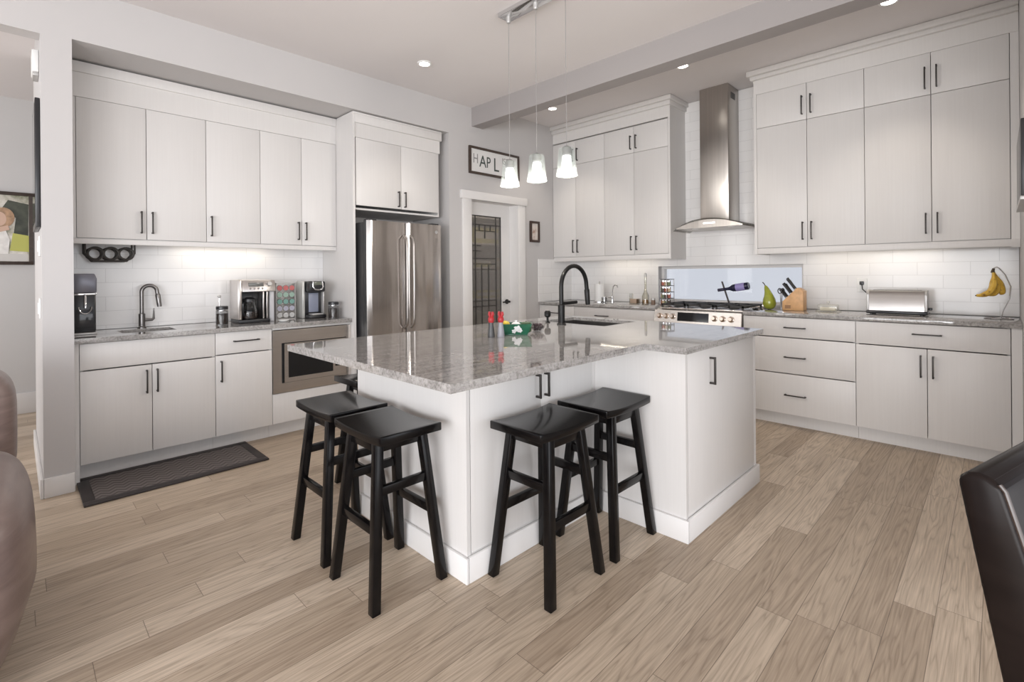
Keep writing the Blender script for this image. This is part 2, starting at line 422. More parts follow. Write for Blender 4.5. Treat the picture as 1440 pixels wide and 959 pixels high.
# pass-through window over the range
wr = struct_root('window_1', (5.10, 1.95, 0.93))
b = MB(); f = 0.03
b.box(5.05, 5.11, WY0, WY1, WZ0, WZ0 + f); b.box(5.05, 5.11, WY0, WY1, WZ1 - f, WZ1); b.box(5.05, 5.11, WY0, WY0 + f, WZ0 + f, WZ1 - f); b.box(5.05, 5.11, WY1 - f, WY1, WZ0 + f, WZ1 - f)
b.build('window_frame', TRIM, wr)
MB().box(5.075, 5.081, WY0 + f, WY1 - f, WZ0 + f, WZ1 - f).build('glass', GLASS, wr)
# pantry door with leaded glass
d = struct_root('door_1', (3.655, 4.02, 0))
b = MB(); LX0, LX1, LY0, LY1 = 3.315, 3.995, 3.985, 4.022; gx0, gx1, gz0, gz1 = 3.43, 3.868, 0.30, 1.885
b.box(LX0, gx0, LY0, LY1, 0.01, 2.02); b.box(gx1, LX1, LY0, LY1, 0.01, 2.02); b.box(gx0, gx1, LY0, LY1, gz1, 2.02); b.box(gx0, gx1, LY0, LY1, 0.01, gz0)
b.build('door_leaf', TRIM, d)
PGL = thin_glass('leaded_obscure_glass', (0.74, 0.72, 0.69), 0.02, 0.1, 0.30, (0.36, 0.34, 0.325), 0.4)
d_ = bpy.data.lights.new('pantry_fill', 'POINT'); d_.energy = 9; d_.shadow_soft_size = 0.1; d_.color = (1, 0.93, 0.84)  # fill light added inside the pantry to lift the dark door glass
o_ = bpy.data.objects.new('pantry_fill', d_); COL.objects.link(o_); o_.location = (3.9, 4.32, 2.5)
MB().box(gx0, gx1, 4.000, 4.006, gz0, gz1).build('glass', PGL, d)
b = MB(); LEAD = plain('lead_caming', (0.06, 0.056, 0.052), 0.5, 0.5); q = 0.0035
def vline(x, z0, z1): b.box(x - q, x + q, 3.995, 4.011, z0, z1)
def hline(z, x0, x1): b.box(x0, x1, 3.995, 4.011, z - q, z + q)
for x in (gx0 + 0.005, gx0 + 0.06, gx1 - 0.075, gx1 - 0.005): vline(x, gz0, gz1)
for x in (gx0 + 0.15, gx0 + 0.25): vline(x, gz0, 1.35); 
for z in (gz0 + 0.005, gz1 - 0.005, gz1 - 0.10, gz0 + 0.1): hline(z, gx0, gx1)
for z in (1.42, 1.36, 1.30, 0.96, 0.90, 0.60): hline(z, gx0 + 0.02, gx1 - 0.075)
hline(1.72, gx0 + 0.06, gx1 - 0.075); vline(gx0 + 0.2, 1.64, 1.785); vline(gx0 + 0.12, 1.72, 1.785); vline(gx0 + 0.28, 1.72, 1.785)
for z in (1.50, 1.56): hline(z, gx0, gx0 + 0.14)
b.build('lead_caming', LEAD, d)
b = MB(); b.lathe([(0.0, 0), (0.027, 0), (0.027, 0.010), (0.012, 0.014), (0.012, 0.05), (0, 0.05)], (3.94, LY0, 0.935), (0, -1, 0))
b.tube([(3.94, LY0 - 0.045, 0.935), (3.90, LY0 - 0.05, 0.937), (3.84, LY0 - 0.046, 0.933)], [0.011, 0.010, 0.008])
b.build('door_handle', BLACK, d)
# casing
b = MB(); cy0, cy1 = YL - 0.02, YL
b.box(3.195, 3.302, cy0, cy1, 0, 2.02, 0.003); b.box(4.008, 4.115, cy0, cy1, 0, 2.02, 0.003); b.box(3.17, 4.14, cy0 - 0.012, cy1, 2.02, 2.105, 0.003)
b.box(3.30, 3.314, cy0 + 0.005, 3.985, 0, 2.03); b.box(3.996, 4.01, cy0 + 0.005, 4.022, 0, 2.03); b.box(3.30, 4.01, cy0 + 0.005, 3.985, 2.02, 2.034)
structure(b.build('trim_4', TRIM))

# pantry shelves seen through the glass
SHW = plain('pantry_shelf_white', (0.62, 0.61, 0.60), 0.6)
for k, z in enumerate((0.55, 0.92, 1.28, 1.62, 1.95)):
    o = MB().box(3.14, 4.96, 4.62, 4.995, z, z + 0.02).build('pantry_shelf', SHW)
    tag(o, ['white pantry shelf near the floor behind the leaded door glass', 'white pantry shelf at door handle height behind the leaded glass', 'middle white pantry shelf behind the leaded door glass',
            'white pantry shelf one below the top behind the door glass', 'topmost white pantry shelf behind the leaded door glass'][k], 'shelf', 'pantry shelves')
PB = [plain('pantry_box_%d' % i, c, 0.6) for i, c in enumerate([(0.55, 0.52, 0.18), (0.62, 0.60, 0.55), (0.50, 0.42, 0.3), (0.25, 0.32, 0.2)])]
def pbox(x, z, wd, h, mi, lab):
    t = thing('pantry_box', lab, 'box', (x, 4.78, z))
    MB().box(-wd / 2, wd / 2, -0.1, 0.1, 0, h, 0.006).build('carton', PB[mi], t, True)
    MB().box(-wd / 2 + 0.01, wd / 2 - 0.01, -0.1015, -0.09, h * 0.3, h * 0.75).build('paper_label', PB[1 if mi != 1 else 0], t, True)
pbox(4.28, 1.64, 0.42, 0.20, 0, 'yellow green box on the upper pantry shelf behind the door glass')
pbox(4.20, 1.30, 0.30, 0.12, 1, 'low pale box on the middle pantry shelf behind the door glass')
pbox(4.56, 1.30, 0.26, 0.16, 2, 'tan box on the middle pantry shelf behind the door glass')
pbox(4.30, 0.94, 0.40, 0.10, 0, 'low yellow box on the pantry shelf at door handle height')
pbox(4.40, 0.57, 0.45, 0.20, 3, 'green box on the lowest pantry shelf behind the door glass')

# ------------------------------------------------------------------ cabinetry
def fb(mb, fr, u0, u1, f, b, z0, z1, bev=0):
    if fr == 'L': mb.box(u0, u1, f, b, z0, z1, bev)
    else: mb.box(f, b, u0, u1, z0, z1, bev)
def P3(fr, u, f, z): return (u, f, z) if fr == 'L' else (f, u, z)
def handle(fr, parent, f, spec):
    m = MB(); r = 0.0044; st = 0.032
    if spec[0] == 'v':
        _, u, z0, z1 = spec
        fb(m, fr, u - r, u + r, f - st, f - st + 0.010, z0, z1, 0.0015)
        for z in (z0 + 0.006, z1 - 0.006): fb(m, fr, u - r, u + r, f - st + 0.009, f, z - 0.005, z + 0.005)
    else:
        _, u0, u1, z = spec
        fb(m, fr, u0, u1, f - st, f - st + 0.010, z - r, z + r, 0.0015)
        for u in (u0 + 0.006, u1 - 0.006): fb(m, fr, u - 0.006, u + 0.006, f - st + 0.009, f, z - r, z + r)
    return m.build('handle', IRON, parent)
G = 0.0018
def front(fr, t, name, f, u0, u1, z0, z1, spec=None):
    m = MB(); fb(m, fr, u0 + G, u1 - G, f, f + 0.019, z0 + G, z1 - G, 0.0012)
    o = m.build(name, CAB, t)
    if spec: handle(fr, o, f, spec)
    return o
def cabinet(fr, name, label, cat, group, u0, u1, f, b, z0, z1, fronts, toe=None):
    """a carcass and its fronts; toe = (front of the toe kick, body bottom)"""
    base = P3(fr, (u0 + u1) / 2, (f + b) / 2, 0 if toe else z0)
    t = thing(name, label, cat, base, group)
    m = MB(); a0, a1, w = u0 + 0.0008, u1 - 0.0008, 0.016
    fb(m, fr, a0, a0 + w, f + 0.021, b, z0, z1); fb(m, fr, a1 - w, a1, f + 0.021, b, z0, z1); fb(m, fr, a0 + w, a1 - w, b - 0.01, b, z0, z1)
    fb(m, fr, a0 + w, a1 - w, f + 0.021, b - 0.01, z0, z0 + w)
    if not toe: fb(m, fr, a0 + w, a1 - w, f + 0.021, b - 0.01, z1 - w, z1)
    m.build('carcass', CAB, t)
    if toe:
        m = MB(); fb(m, fr, u0 + 0.0008, u1 - 0.0008, toe, toe + 0.02, 0, z0); m.build('toe_kick', CAB, t)
    for nm, a, bb, c0, c1, sp in fronts: front(fr, t, nm, f, a, bb, c0, c1, sp)
    return t
# --- base run in the alcove
F1, B1, T1 = 3.96, YB - 0.012, 4.045
ZB = 0.853
g = 'base cabinets in the alcove'
cabinet('L', 'base_cabinet', 'white double door base cabinet under the small sink', 'cabinet', g, 0.278, 1.005, F1, B1, 0.108, ZB,
        [('false_drawer', 0.278, 1.005, 0.684, ZB - 0.004, None), ('door', 0.278, 0.638, 0.112, 0.680, ('v', 0.608, 0.497, 0.648)), ('door', 0.638, 1.005, 0.112, 0.680, ('v', 0.664, 0.497, 0.648))], T1)
cabinet('L', 'base_cabinet', 'narrow white base cabinet with one drawer beside the microwave', 'cabinet', g, 1.005, 1.389, F1, B1, 0.108, ZB,
        [('drawer', 1.005, 1.389, 0.690, ZB - 0.004, ('h', 1.120, 1.294, 0.779)), ('door', 1.005, 1.389, 0.112, 0.686, ('v', 1.040, 0.497, 0.648))], T1)
t = thing('base_cabinet', 'white base cabinet holding the built-in microwave above a drawer', 'cabinet', (1.71, 4.2, 0), g)
m = MB(); m.box(1.390, 2.028, F1 + 0.021, B1, 0.108, 0.345); m.box(1.390, 1.405, F1 + 0.021, B1, 0.345, ZB); m.box(2.013, 2.028, F1 + 0.021, B1, 0.345, ZB); m.box(1.405, 2.013, B1 - 0.02, B1, 0.345, ZB); m.box(1.405, 2.013, F1 + 0.021, B1 - 0.02, 0.838, ZB)
m.build('carcass', CAB, t); MB().box(1.390, 2.028, T1, T1 + 0.02, 0, 0.108).build('toe_kick', CAB, t)
front('L', t, 'drawer', F1, 1.389, 2.028, 0.112, 0.343, None)
front('L', t, 'filler_strip', F1, 1.389, 2.028, 0.832, ZB - 0.002, None)
t = thing('cabinet_filler', 'narrow white filler strip between pillar and sink cabinet', 'filler', (0.264, 4.0, 0))
MB().box(0.2515, 0.2770, F1 + 0.004, F1 + 0.02, 0, ZB).build('strip', CAB, t)
# microwave
mw = thing('microwave', 'stainless built-in microwave with black window below the counter', 'microwave', (1.71, 4.2, 0.347))
MST = mat_steel('microwave_steel', (0.74, 0.70, 0.665), 0.2, 0.2, 'x')
m = MB(); m.box(1.391, 2.026, F1 - 0.012, F1 + 0.01, 0.730, 0.829); m.box(1.391, 2.026, F1 - 0.012, F1 + 0.01, 0.347, 0.420); m.box(1.391, 1.455, F1 - 0.012, F1 + 0.01, 0.420, 0.730); m.box(1.985, 2.026, F1 - 0.012, F1 + 0.01, 0.420, 0.730)
m.build('trim_frame', MST, mw)
MB().box(1.456, 1.984, F1 + 0.0, F1 + 0.32, 0.421, 0.729).build('cavity_box', BLKPL, mw)
m = MB(); m.box(1.470, 1.975, F1 - 0.028, F1 - 0.013, 0.425, 0.460); m.box(1.470, 1.975, F1 - 0.028, F1 - 0.013, 0.690, 0.725); m.box(1.470, 1.500, F1 - 0.028, F1 - 0.013, 0.46, 0.69); m.box(1.860, 1.975, F1 - 0.028, F1 - 0.013, 0.46, 0.69)
dr = m.build('door', MST, mw)
MB().box(1.500, 1.860, F1 - 0.025, F1 - 0.014, 0.460, 0.690).build('window', BLKGL, dr)
m = MB(); m.box(1.880, 1.965, F1 - 0.032, F1 - 0.029, 0.50, 0.70); m.build('control_panel', BLKGL, dr)
# worktop with a cut-out for the small sink
SX0, SX1, SY0, SY1 = 0.50, 0.80, 4.08, 4.32
CT0, CT1 = ZB, 0.884
m = MB(); cy = 3.925
m.box(0.252, SX0, cy, B1, CT0, CT1); m.box(SX1, 2.028, cy, B1, CT0, CT1); m.box(SX0, SX1, cy, SY0, CT0, CT1); m.box(SX0, SX1, SY1, B1, CT0, CT1)
tag(m.build('countertop', GRAN), 'grey granite countertop of the alcove with a small sink cut-out', 'countertop')
def sink(x0, x1, y0, y1, ztop, depth, mat, label):
    t = thing('sink', label, 'sink', ((x0 + x1) / 2, (y0 + y1) / 2, ztop - depth))
    m = MB(); k = 0.004; a = 0.0
    m.box(x0 - a, x1 + a, y0 - a, y1 + a, ztop - depth, ztop - depth + k)
    m.box(x0, x0 + k, y0, y1, ztop - depth, ztop); m.box(x1 - k, x1, y0, y1, ztop - depth, ztop); m.box(x0, x1, y0, y0 + k, ztop - depth, ztop); m.box(x0, x1, y1 - k, y1, ztop - depth, ztop)
    m.build('basin', mat, t)
    MB().lathe([(0, 0), (0.04, 0), (0.04, 0.004), (0.03, 0.005), (0.025, 0.001), (0, 0.001)], ((x0 + x1) / 2, (y0 + y1) / 2, ztop - depth + k)).build('drain', CHROME, t)
sink(SX0 + .001, SX1 - .001, SY0 + .001, SY1 - .001, CT0 + 0.012, 0.14, mat_steel('sink_steel', (0.5, 0.49, 0.48), 0.3, 0), 'small stainless bar sink set into the alcove counter')

# --- uppers in the alcove
F2, Z0, Z1 = 4.20, 1.508, 2.415
g = 'upper cabinets in the alcove'
U = [0.286, 0.653, 1.015, 1.393, 1.721, 2.028]
hz = (1.550, 1.702)
cabinet('L', 'wall_cabinet', 'white two door upper cabinet above the small sink', 'cabinet', g, U[0], U[2], F2, B1 + 0.01, Z0 - 0.003, Z1,
        [('door', U[0], U[1], Z0, Z1, ('v', U[1] - 0.031, *hz)), ('door', U[1], U[2], Z0, Z1, ('v', U[1] + 0.031, *hz))])
cabinet('L', 'wall_cabinet', 'white single door upper cabinet above the drip coffee maker', 'cabinet', g, U[2], U[3], F2, B1 + 0.01, Z0 - 0.003, Z1,
        [('door', U[2], U[3], Z0, Z1, ('v', U[2] + 0.031, *hz))])
cabinet('L', 'wall_cabinet', 'white two door upper cabinet above the pod rack', 'cabinet', g, U[3], U[5], F2, B1 + 0.01, Z0 - 0.003, Z1,
        [('door', U[3], U[4], Z0, Z1, ('v', U[4] - 0.031, *hz)), ('door', U[4], U[5], Z0, Z1, ('v', U[4] + 0.031, *hz))])
def crown(label, boxes, loc):
    t = thing('cabinet_cornice', label, 'molding', loc); t['kind'] = 'thing'
    m = MB(); m.box(*boxes[0]); m.build('frieze_board', CAB, t)
    m = MB()
    for q in boxes[1:]: m.box(*q, bev=0.003)
    m.build('crown_strip', CAB, t)
t = thing('cabinet_filler', 'narrow white filler strip between pillar and upper cabinets', 'filler', (0.268, 4.25, Z0 - 0.003))
MB().box(0.2515, 0.2850, F2 + 0.004, F2 + 0.02, Z0 - 0.003, Z1).build('strip', CAB, t)
crown('white flat crown along the top of the alcove upper cabinets', [(0.252, 2.028, F2 + 0.002, F2 + 0.30, Z1 + 0.001, 2.572), (0.252, 2.028, F2 - 0.014, F2 + 0.30, 2.572, 2.640)], (1.14, 4.3, Z1))
def light_rail(label, q, loc):
    o = thing('light_rail', label, 'molding', loc); MB().box(*q, bev=0.002).build('rail', CAB, o)
light_rail('white light rail under the alcove upper cabinets', (0.252, 2.028, F2 + 0.002, F2 + 0.022, 1.470, Z0 - 0.0035), (1.14, F2, 1.47))

# --- fridge surround
o = MB().box(2.0295, 2.050, 3.895, YB - 0.002, 0, 2.628).build('fridge_side_panel', CAB); tag(o, 'tall white side panel between alcove counter and fridge', 'panel')
FF = 3.905; A, Bx = 2.052, 2.955; md = (A + Bx) / 2 + 0.008
cabinet('L', 'fridge_cabinet', 'white two door cabinet above the fridge', 'cabinet', None, A, Bx, FF, YB - 0.004, 1.815, 2.432,
        [('door', A + 0.01, md, 1.850, 2.432, ('v', md - 0.034, 1.868, 2.010)), ('door', md, Bx - 0.02, 1.850, 2.432, ('v', md + 0.034, 1.868, 2.010))])
crown('white flat crown on top of the fridge cabinet', [(A, Bx, FF + 0.002, FF + 0.4, 2.433, 2.555), (2.031, Bx + 0.012, FF - 0.018, FF + 0.4, 2.6285, 2.645), (2.0512, Bx + 0.012, FF - 0.018, FF + 0.4, 2.555, 2.628)], (2.5, 4.1, 2.433))

# fridge
fr = thing('refrigerator', 'stainless french door refrigerator in a white surround', 'refrigerator', (2.465, 4.1, 0))
X0, X1, XS, FY = 2.078, 2.852, 2.462, 3.74
m = MB(); m.box(X0, X1, FY + 0.075, YB - 0.03, 0.03, 1.700, 0.004); m.build('body', DARKSIDE, fr)
def bulge(x0, x1, z0, z1, name):
    m = MB(); n = 14
    prof = []
    for i in range(n + 1):
        u = i / n; x = x0 + (x1 - x0) * u
        prof.append((x, FY + 0.012 * (2 * u - 1) ** 2 + (0.012 if i in (0, n) else 0), z0))
    pts = prof + [(x1, FY + 0.07, z0), (x0, FY + 0.07, z0)]
    m.prism(pts, (0, 0, z1 - z0)); o = m.build(name, [STEEL, DARKSIDE], fr, ang=30)
    for q in o.data.polygons:
        if q.normal.y > -0.5: q.material_index = 1
    return o
d1 = bulge(X0, XS - 0.003, 0.735, 1.712, 'door'); d2 = bulge(XS + 0.003, X1, 0.735, 1.712, 'door'); d3 = bulge(X0, X1, 0.08, 0.725, 'freezer_drawer')
def bar(parent, x, z0, z1):
    m = MB(); m.tube([(x, FY - 0.002, z1), (x, FY - 0.045, z1 - 0.03), (x, FY - 0.052, z1 - 0.09), (x, FY - 0.056, (z0 + z1) / 2), (x, FY - 0.052, z0 + 0.09), (x, FY - 0.045, z0 + 0.03), (x, FY - 0.002, z0)], 0.0095)
    m.build('handle', HANDST, parent)
bar(d1, XS - 0.035, 0.78, 1.60); bar(d2, XS + 0.035, 0.78, 1.60)
m = MB(); m.tube([(2.17, FY + 0.002, 0.66), (2.20, FY - 0.045, 0.66), (2.465, FY - 0.056, 0.66), (2.73, FY - 0.045, 0.66), (2.76, FY + 0.002, 0.66)], 0.012); m.build('handle', STEEL, d3)
MB().lathe([(0, 0), (0.016, 0), (0.016, 0.003), (0, 0.004)], (2.785, FY + 0.006, 1.645), (0, -1, 0)).build('badge', GREYPL, d2)
for xa in (X0 + 0.02, X1 - 0.10): MB().box(xa, xa + 0.08, FY + 0.03, FY + 0.10, 1.7125, 1.728, 0.004).build('hinge_cover', DARKSIDE, fr)

# --- range wall
F3, F4, BK, T3 = 4.36, 4.63, XRW - 0.012, 4.44
ZR = 0.888
g = 'base cabinets on the range wall'
RY0, RY1 = 1.440, 2.358
cabinet('R', 'base_cabinet', 'white base cabinet with one wide drawer left of the range', 'cabinet', g, 2.362, 3.35, F3, BK, 0.100, ZR,
        [('drawer', 2.362, 3.35, 0.722, ZR - 0.004, ('h', 2.90, 3.06, 0.80)), ('door', 2.362, 2.856, 0.104, 0.718, ('v', 2.826, 0.52, 0.67)), ('door', 2.856, 3.35, 0.104, 0.718, ('v', 2.886, 0.52, 0.67))], T3)
cabinet('R', 'base_cabinet', 'white corner base cabinet next to the pantry door', 'cabinet', g, 3.35, 3.862, F3, BK, 0.100, ZR,
        [('drawer', 3.35, 3.862, 0.722, ZR - 0.004, ('h', 3.53, 3.68, 0.80)), ('door', 3.35, 3.862, 0.104, 0.718, ('v', 3.39, 0.52, 0.67))], T3)
cabinet('R', 'base_cabinet', 'white base cabinet of three stacked drawers beside the range', 'cabinet', g, 0.757, 1.552, F3, BK, 0.100, ZR,
        [('drawer', 0.757, 1.552, 0.724, ZR - 0.004, ('h', 1.082, 1.234, 0.803)), ('drawer', 0.757, 1.552, 0.434, 0.720, ('h', 1.082, 1.234, 0.567)), ('drawer', 0.757, 1.552, 0.108, 0.430, ('h', 1.082, 1.234, 0.264))], T3)
cabinet('R', 'base_cabinet', 'white base cabinet with two doors and a drawer below the banana stand', 'cabinet', g, -0.048, 0.757, F3, BK, 0.100, ZR,
        [('drawer', -0.048, 0.757, 0.720, ZR - 0.004, ('h', 0.275, 0.432, 0.814)), ('door', 0.353, 0.757, 0.108, 0.716, ('v', 0.386, 0.521, 0.672)), ('door', -0.048, 0.353, 0.108, 0.716, ('v', 0.322, 0.521, 0.672))], T3)
t = thing('cabinet_filler', 'narrow white filler strip at the end of the range wall base cabinets', 'filler', (F3, -0.07, 0))
MB().box(F3 + 0.004, F3 + 0.02, -0.0985, -0.050, 0.0, ZR).build('strip', CAB, t)
CZ = 0.918
m = MB(); m.box(4.340, BK - 0.0, -0.098, 1.549, ZR, CZ, 0.002); tag(m.build('countertop', GRAN), 'grey granite countertop below the toaster and bananas', 'countertop')
m = MB(); m.box(4.340, BK, 2.361, 3.853, ZR, CZ, 0.002); tag(m.build('countertop', GRAN), 'grey granite countertop between range and pantry door', 'countertop')
# uppers on the range wall
g = 'tall upper cabinets on the range wall'
def stack(u, label, group, zt, zm, zb, hu, hl):
    a, mm, b2 = u
    cabinet('R', 'wall_cabinet', label, 'cabinet', group, a, b2, F4, BK, zb - 0.002, zt,
            [('door', mm, b2, zm, zt, ('v', mm + 0.032, *hu)), ('door', a, mm, zm, zt, ('v', mm - 0.032, *hu)),
             ('door', mm, b2, zb, zm, ('v', mm + 0.032, *hl)), ('door', a, mm, zb, zm, ('v', mm - 0.032, *hl))])
stack((0.737, 1.130, 1.522), 'tall white four door upper cabinet beside the range hood above the butter dish', g, 2.815, 2.512, 1.457, (2.556, 2.712), (1.514, 1.664))
stack((-0.055, 0.343, 0.737), 'tall white four door upper cabinet at the wall end above the bananas', g, 2.815, 2.512, 1.457, (2.556, 2.712), (1.514, 1.664))
stack((2.362, 2.750, 3.122), 'tall white four door upper cabinet on the pantry side of the hood', g, 2.802, 2.522, 1.442, (2.560, 2.705), (1.490, 1.640))
stack((3.122, 3.520, 3.862), 'tall white four door upper cabinet in the corner by the pantry door', g, 2.802, 2.522, 1.442, (2.560, 2.705), (1.490, 1.640))
for lab, y0, y1, z in (('white side board closing the tall cabinets toward the range hood above the knife block', 1.5225, 1.545, 1.405), ('white side board closing the tall cabinets beside the hood above the oil bottle', 2.339, 2.3615, 1.390)):
    o = MB().box(F4 + 0.001, BK, y0, y1, z, 2.815).build('cabinet_end_panel', CAB); tag(o, lab, 'panel')
t = thing('cabinet_filler', 'narrow white filler strip at the wall end of the tall upper cabinets', 'filler', (F4, -0.077, 1.4))
MB().box(F4 + 0.004, F4 + 0.02, -0.0985, -0.0565, 1.40, 2.815).build('strip', CAB, t)
crown('white crown on the tall upper cabinets above the toaster', [(F4 + 0.002, BK, -0.098, 1.545, 2.8155, 2.940), (F4 - 0.06, BK, -0.098, 1.585, 2.972, ZK - 0.003), (F4 - 0.03, BK, -0.098, 1.565, 2.940, 2.972)], (4.8, 0.7, 2.8155))
crown('white crown on the tall upper cabinets beside the pantry door', [(F4 + 0.002, BK, 2.339, 3.862, 2.8155, 2.930), (F4 - 0.06, BK, 2.30, 3.862, 2.972, ZK - 0.003), (F4 - 0.03, BK, 2.32, 3.862, 2.930, 2.972)], (4.8, 3.1, 2.8155))
light_rail('white light rail under the tall cabinets above the toaster', (F4 + 0.002, F4 + 0.022, -0.098, 1.522, 1.405, 1.4545), (F4, 0.7, 1.405))
light_rail('white light rail under the tall cabinets beside the pantry door', (F4 + 0.002, F4 + 0.022, 2.3618, 3.862, 1.390, 1.4395), (F4, 3.1, 1.39))

# under-cabinet lights
UCL = emit('warm_led_strip', (1.0, 0.90, 0.76), 2.5)
def led(label, q, loc, sx, sy, power):
    t = thing('under_cabinet_light', label, 'light', loc)
    x0, x1, y0, y1, z0, z1 = q
    MB().box(x0, x1, y0, y1, z0 + 0.004, z1).build('housing', WHITEPL, t)
    MB().box(x0 + 0.01, x1 - 0.01, y0 + 0.005, y1 - 0.005, z0, z0 + 0.004).build('led_strip', UCL, t)
    d = bpy.data.lights.new('led_glow', 'AREA'); d.shape = 'RECTANGLE'; d.size = sx; d.size_y = sy; d.energy = power; d.color = (1.0, 0.88, 0.72)
    o = bpy.data.objects.new('led_glow', d); COL.objects.link(o); o.location = ((x0 + x1) / 2, (y0 + y1) / 2, z0 - 0.003); 
led('slim light bar under the alcove upper cabinets', (0.85, 1.55, 4.36, 4.40, 1.489, 1.5045), (1.2, 4.38, 1.489), 0.66, 0.03, 0.24)
led('slim light bar under the tall cabinets above the toaster', (4.82, 4.86, 0.30, 1.20, 1.440, 1.4545), (4.84, 0.8, 1.44), 0.03, 0.86, 0.30)
led('slim light bar under the tall cabinets by the paper towels', (4.82, 4.86, 2.65, 3.35, 1.424, 1.4395), (4.84, 3.0, 1.424), 0.03, 0.66, 0.26)
# ------------------------------------------------------------------ kitchen island
IZ = 0.8835; IX0, IX1, IY0, IY1, JX, JY = 1.29, 3.11, 1.545, 2.44, 2.19, 1.04
k = 0.02; b = 0.016; h = 0.105; mid = 1.748
isl = thing('island_cabinet', 'white island cabinet with plain end panel and two doors behind the stools', 'island', (1.74, 1.99, 0), 'island cabinets')
m = MB(); m.box(IX0, IX0 + k, IY0, IY1, 0, IZ); m.box(IX0 + k, JX - 0.001, IY1 - k, IY1, 0, IZ); m.box(JX - 0.012, JX - 0.001, IY0 + 0.042, IY1 - k, 0, IZ)
m.box(IX0 + k, JX - 0.001, IY0 + 0.021, IY0 + 0.041, 0, IZ)
m.box(IX0 + k - 0.001, IX0 + k, IY0, IY0 + 0.021, 0, IZ); m.box(JX - 0.03, JX - 0.001, IY0, IY0 + 0.021, 0, IZ); m.box(IX0 + k, JX - 0.001, IY0 + 0.002, IY0 + 0.021, 0, 0.108)
m.build('carcass', CAB, isl)
front('L', isl, 'door', IY0, IX0 + k, mid, 0.108, IZ - 0.004, ('v', mid - 0.030, 0.672, 0.785))
front('L', isl, 'door', IY0, mid, JX - 0.03, 0.108, IZ - 0.004, ('v', mid + 0.030, 0.672, 0.785))
m = MB()
for q in ((IX0 - b, IX0, IY0 - b, IY1 + b), (IX0, JX - b - 0.001, IY0 - b, IY0), (IX0, JX - 0.001, IY1, IY1 + b)): m.box(*q, 0, h, 0.004)
m.build('baseboard', TRIM, isl)
isl = thing('island_cabinet', 'white island sink cabinet stepping forward with one tall door', 'island', (2.65, 1.74, 0), 'island cabinets')
m = MB(); m.box(JX, JX + k, JY, IY1, 0, IZ); m.box(JX + k, IX1, IY1 - k, IY1, 0, IZ); m.box(IX1 - k, IX1, JY + 0.042, IY1 - k, 0, IZ)
m.box(JX + k, IX1, JY + 0.021, JY + 0.041, 0, IZ); m.box(JX + k - 0.001, JX + k, JY, JY + 0.021, 0, IZ); m.box(IX1 - 0.03, IX1, JY, JY + 0.021, 0, IZ); m.box(JX + k, IX1, JY + 0.002, JY + 0.021, 0, 0.108)
m.build('carcass', CAB, isl)
front('L', isl, 'door', JY, JX + k, IX1 - 0.03, 0.108, IZ - 0.004, ('v', 2.462, 0.690, 0.828))
m = MB()
for q in ((JX - b, JX, JY - b, IY0 - 0.001), (JX, IX1 + b, JY - b, JY), (IX1, IX1 + b, JY, IY1 + b), (JX, IX1, IY1, IY1 + b)): m.box(*q, 0, h, 0.004)
m.build('baseboard', TRIM, isl)
# slab
IS0, IS1 = 0.884, 0.914
KX0, KX1, KY0, KY1 = 2.64, 3.03, 1.79, 2.33
m = MB()
m.box(0.945, 2.115, 1.205, 2.49, IS0, IS1); m.box(2.115, 3.125, 0.998, KY0, IS0, IS1); m.box(2.115, KX0, KY0, 2.49, IS0, IS1); m.box(KX1, 3.125, KY0, 2.49, IS0, IS1); m.box(KX0, KX1, KY1, 2.49, IS0, IS1)
tag(m.build('island_countertop', GRAN), 'grey granite slab overhanging the kitchen island', 'countertop')
sink(KX0 + .001, KX1 - .001, KY0 + .001, KY1 - .001, IS0 + 0.010, 0.22, mat_steel('island_sink_steel', (0.20, 0.19, 0.185), 0.3, 0), 'large dark steel sink set into the island slab')

def faucet(loc, label, mat, H, rad, reach_dir, tr, drop, lever, spray):
    t = thing('faucet', label, 'faucet', loc)
    dx, dy = reach_dir
    m = MB(); m.lathe([(0, 0), (tr * 2.1, 0), (tr * 2.1, 0.006), (tr * 1.7, 0.010), (tr * 1.55, 0.012), (tr * 1.55, H * 0.33), (tr, H * 0.345), (0, H * 0.345)])
    m.build('base', mat, t, True)
    pts = [(0, 0, H * 0.33), (0, 0, H - rad)]
    for i in range(1, 19):
        a = PI - PI * i / 18; pts.append((dx * (rad + rad * math.cos(a)), dy * (rad + rad * math.cos(a)), H - rad + rad * math.sin(a)))
    pts.append((dx * (2 * rad + 0.004), dy * (2 * rad + 0.004), H - rad - drop * 0.3))
    MB().tube(pts, tr, 14).build('spout', mat, t, True)
    e = Vector(pts[-1]); m = MB(); m.tube([e + Vector((0, 0, 0.01)), e, e + Vector((dx * 0.01, dy * 0.01, -drop))], [tr * 1.05, tr * 1.3, tr * 1.15], 16); m.build('spray_head', mat, t, True)
    m = MB(); m.tube(lever[0], lever[1], 12); m.build('lever', mat, t, True)
    return t
faucet((2.545, 2.06, 0.914), 'tall matte black gooseneck faucet on the island', BLACK, 0.388, 0.14, (1, 0), 0.0145, 0.10,
       ([(0.015, 0, 0.140), (0.05, -0.005, 0.140), (0.15, -0.01, 0.142)], [0.012, 0.011, 0.011]), True)
t = thing('soap_dispenser', 'small black soap pump beside the island faucet', 'dispenser', (2.585, 2.215, 0.914))
MB().lathe([(0, 0), (0.018, 0), (0.018, 0.006), (0.008, 0.01), (0.008, 0.036), (0, 0.036)]).build('stem', BLACK, t, True)
MB().lathe([(0, 0.0362), (0.014, 0.037), (0.022, 0.047), (0.022, 0.072), (0.015, 0.082), (0, 0.083)]).build('pump_head', BLACK, t, True)

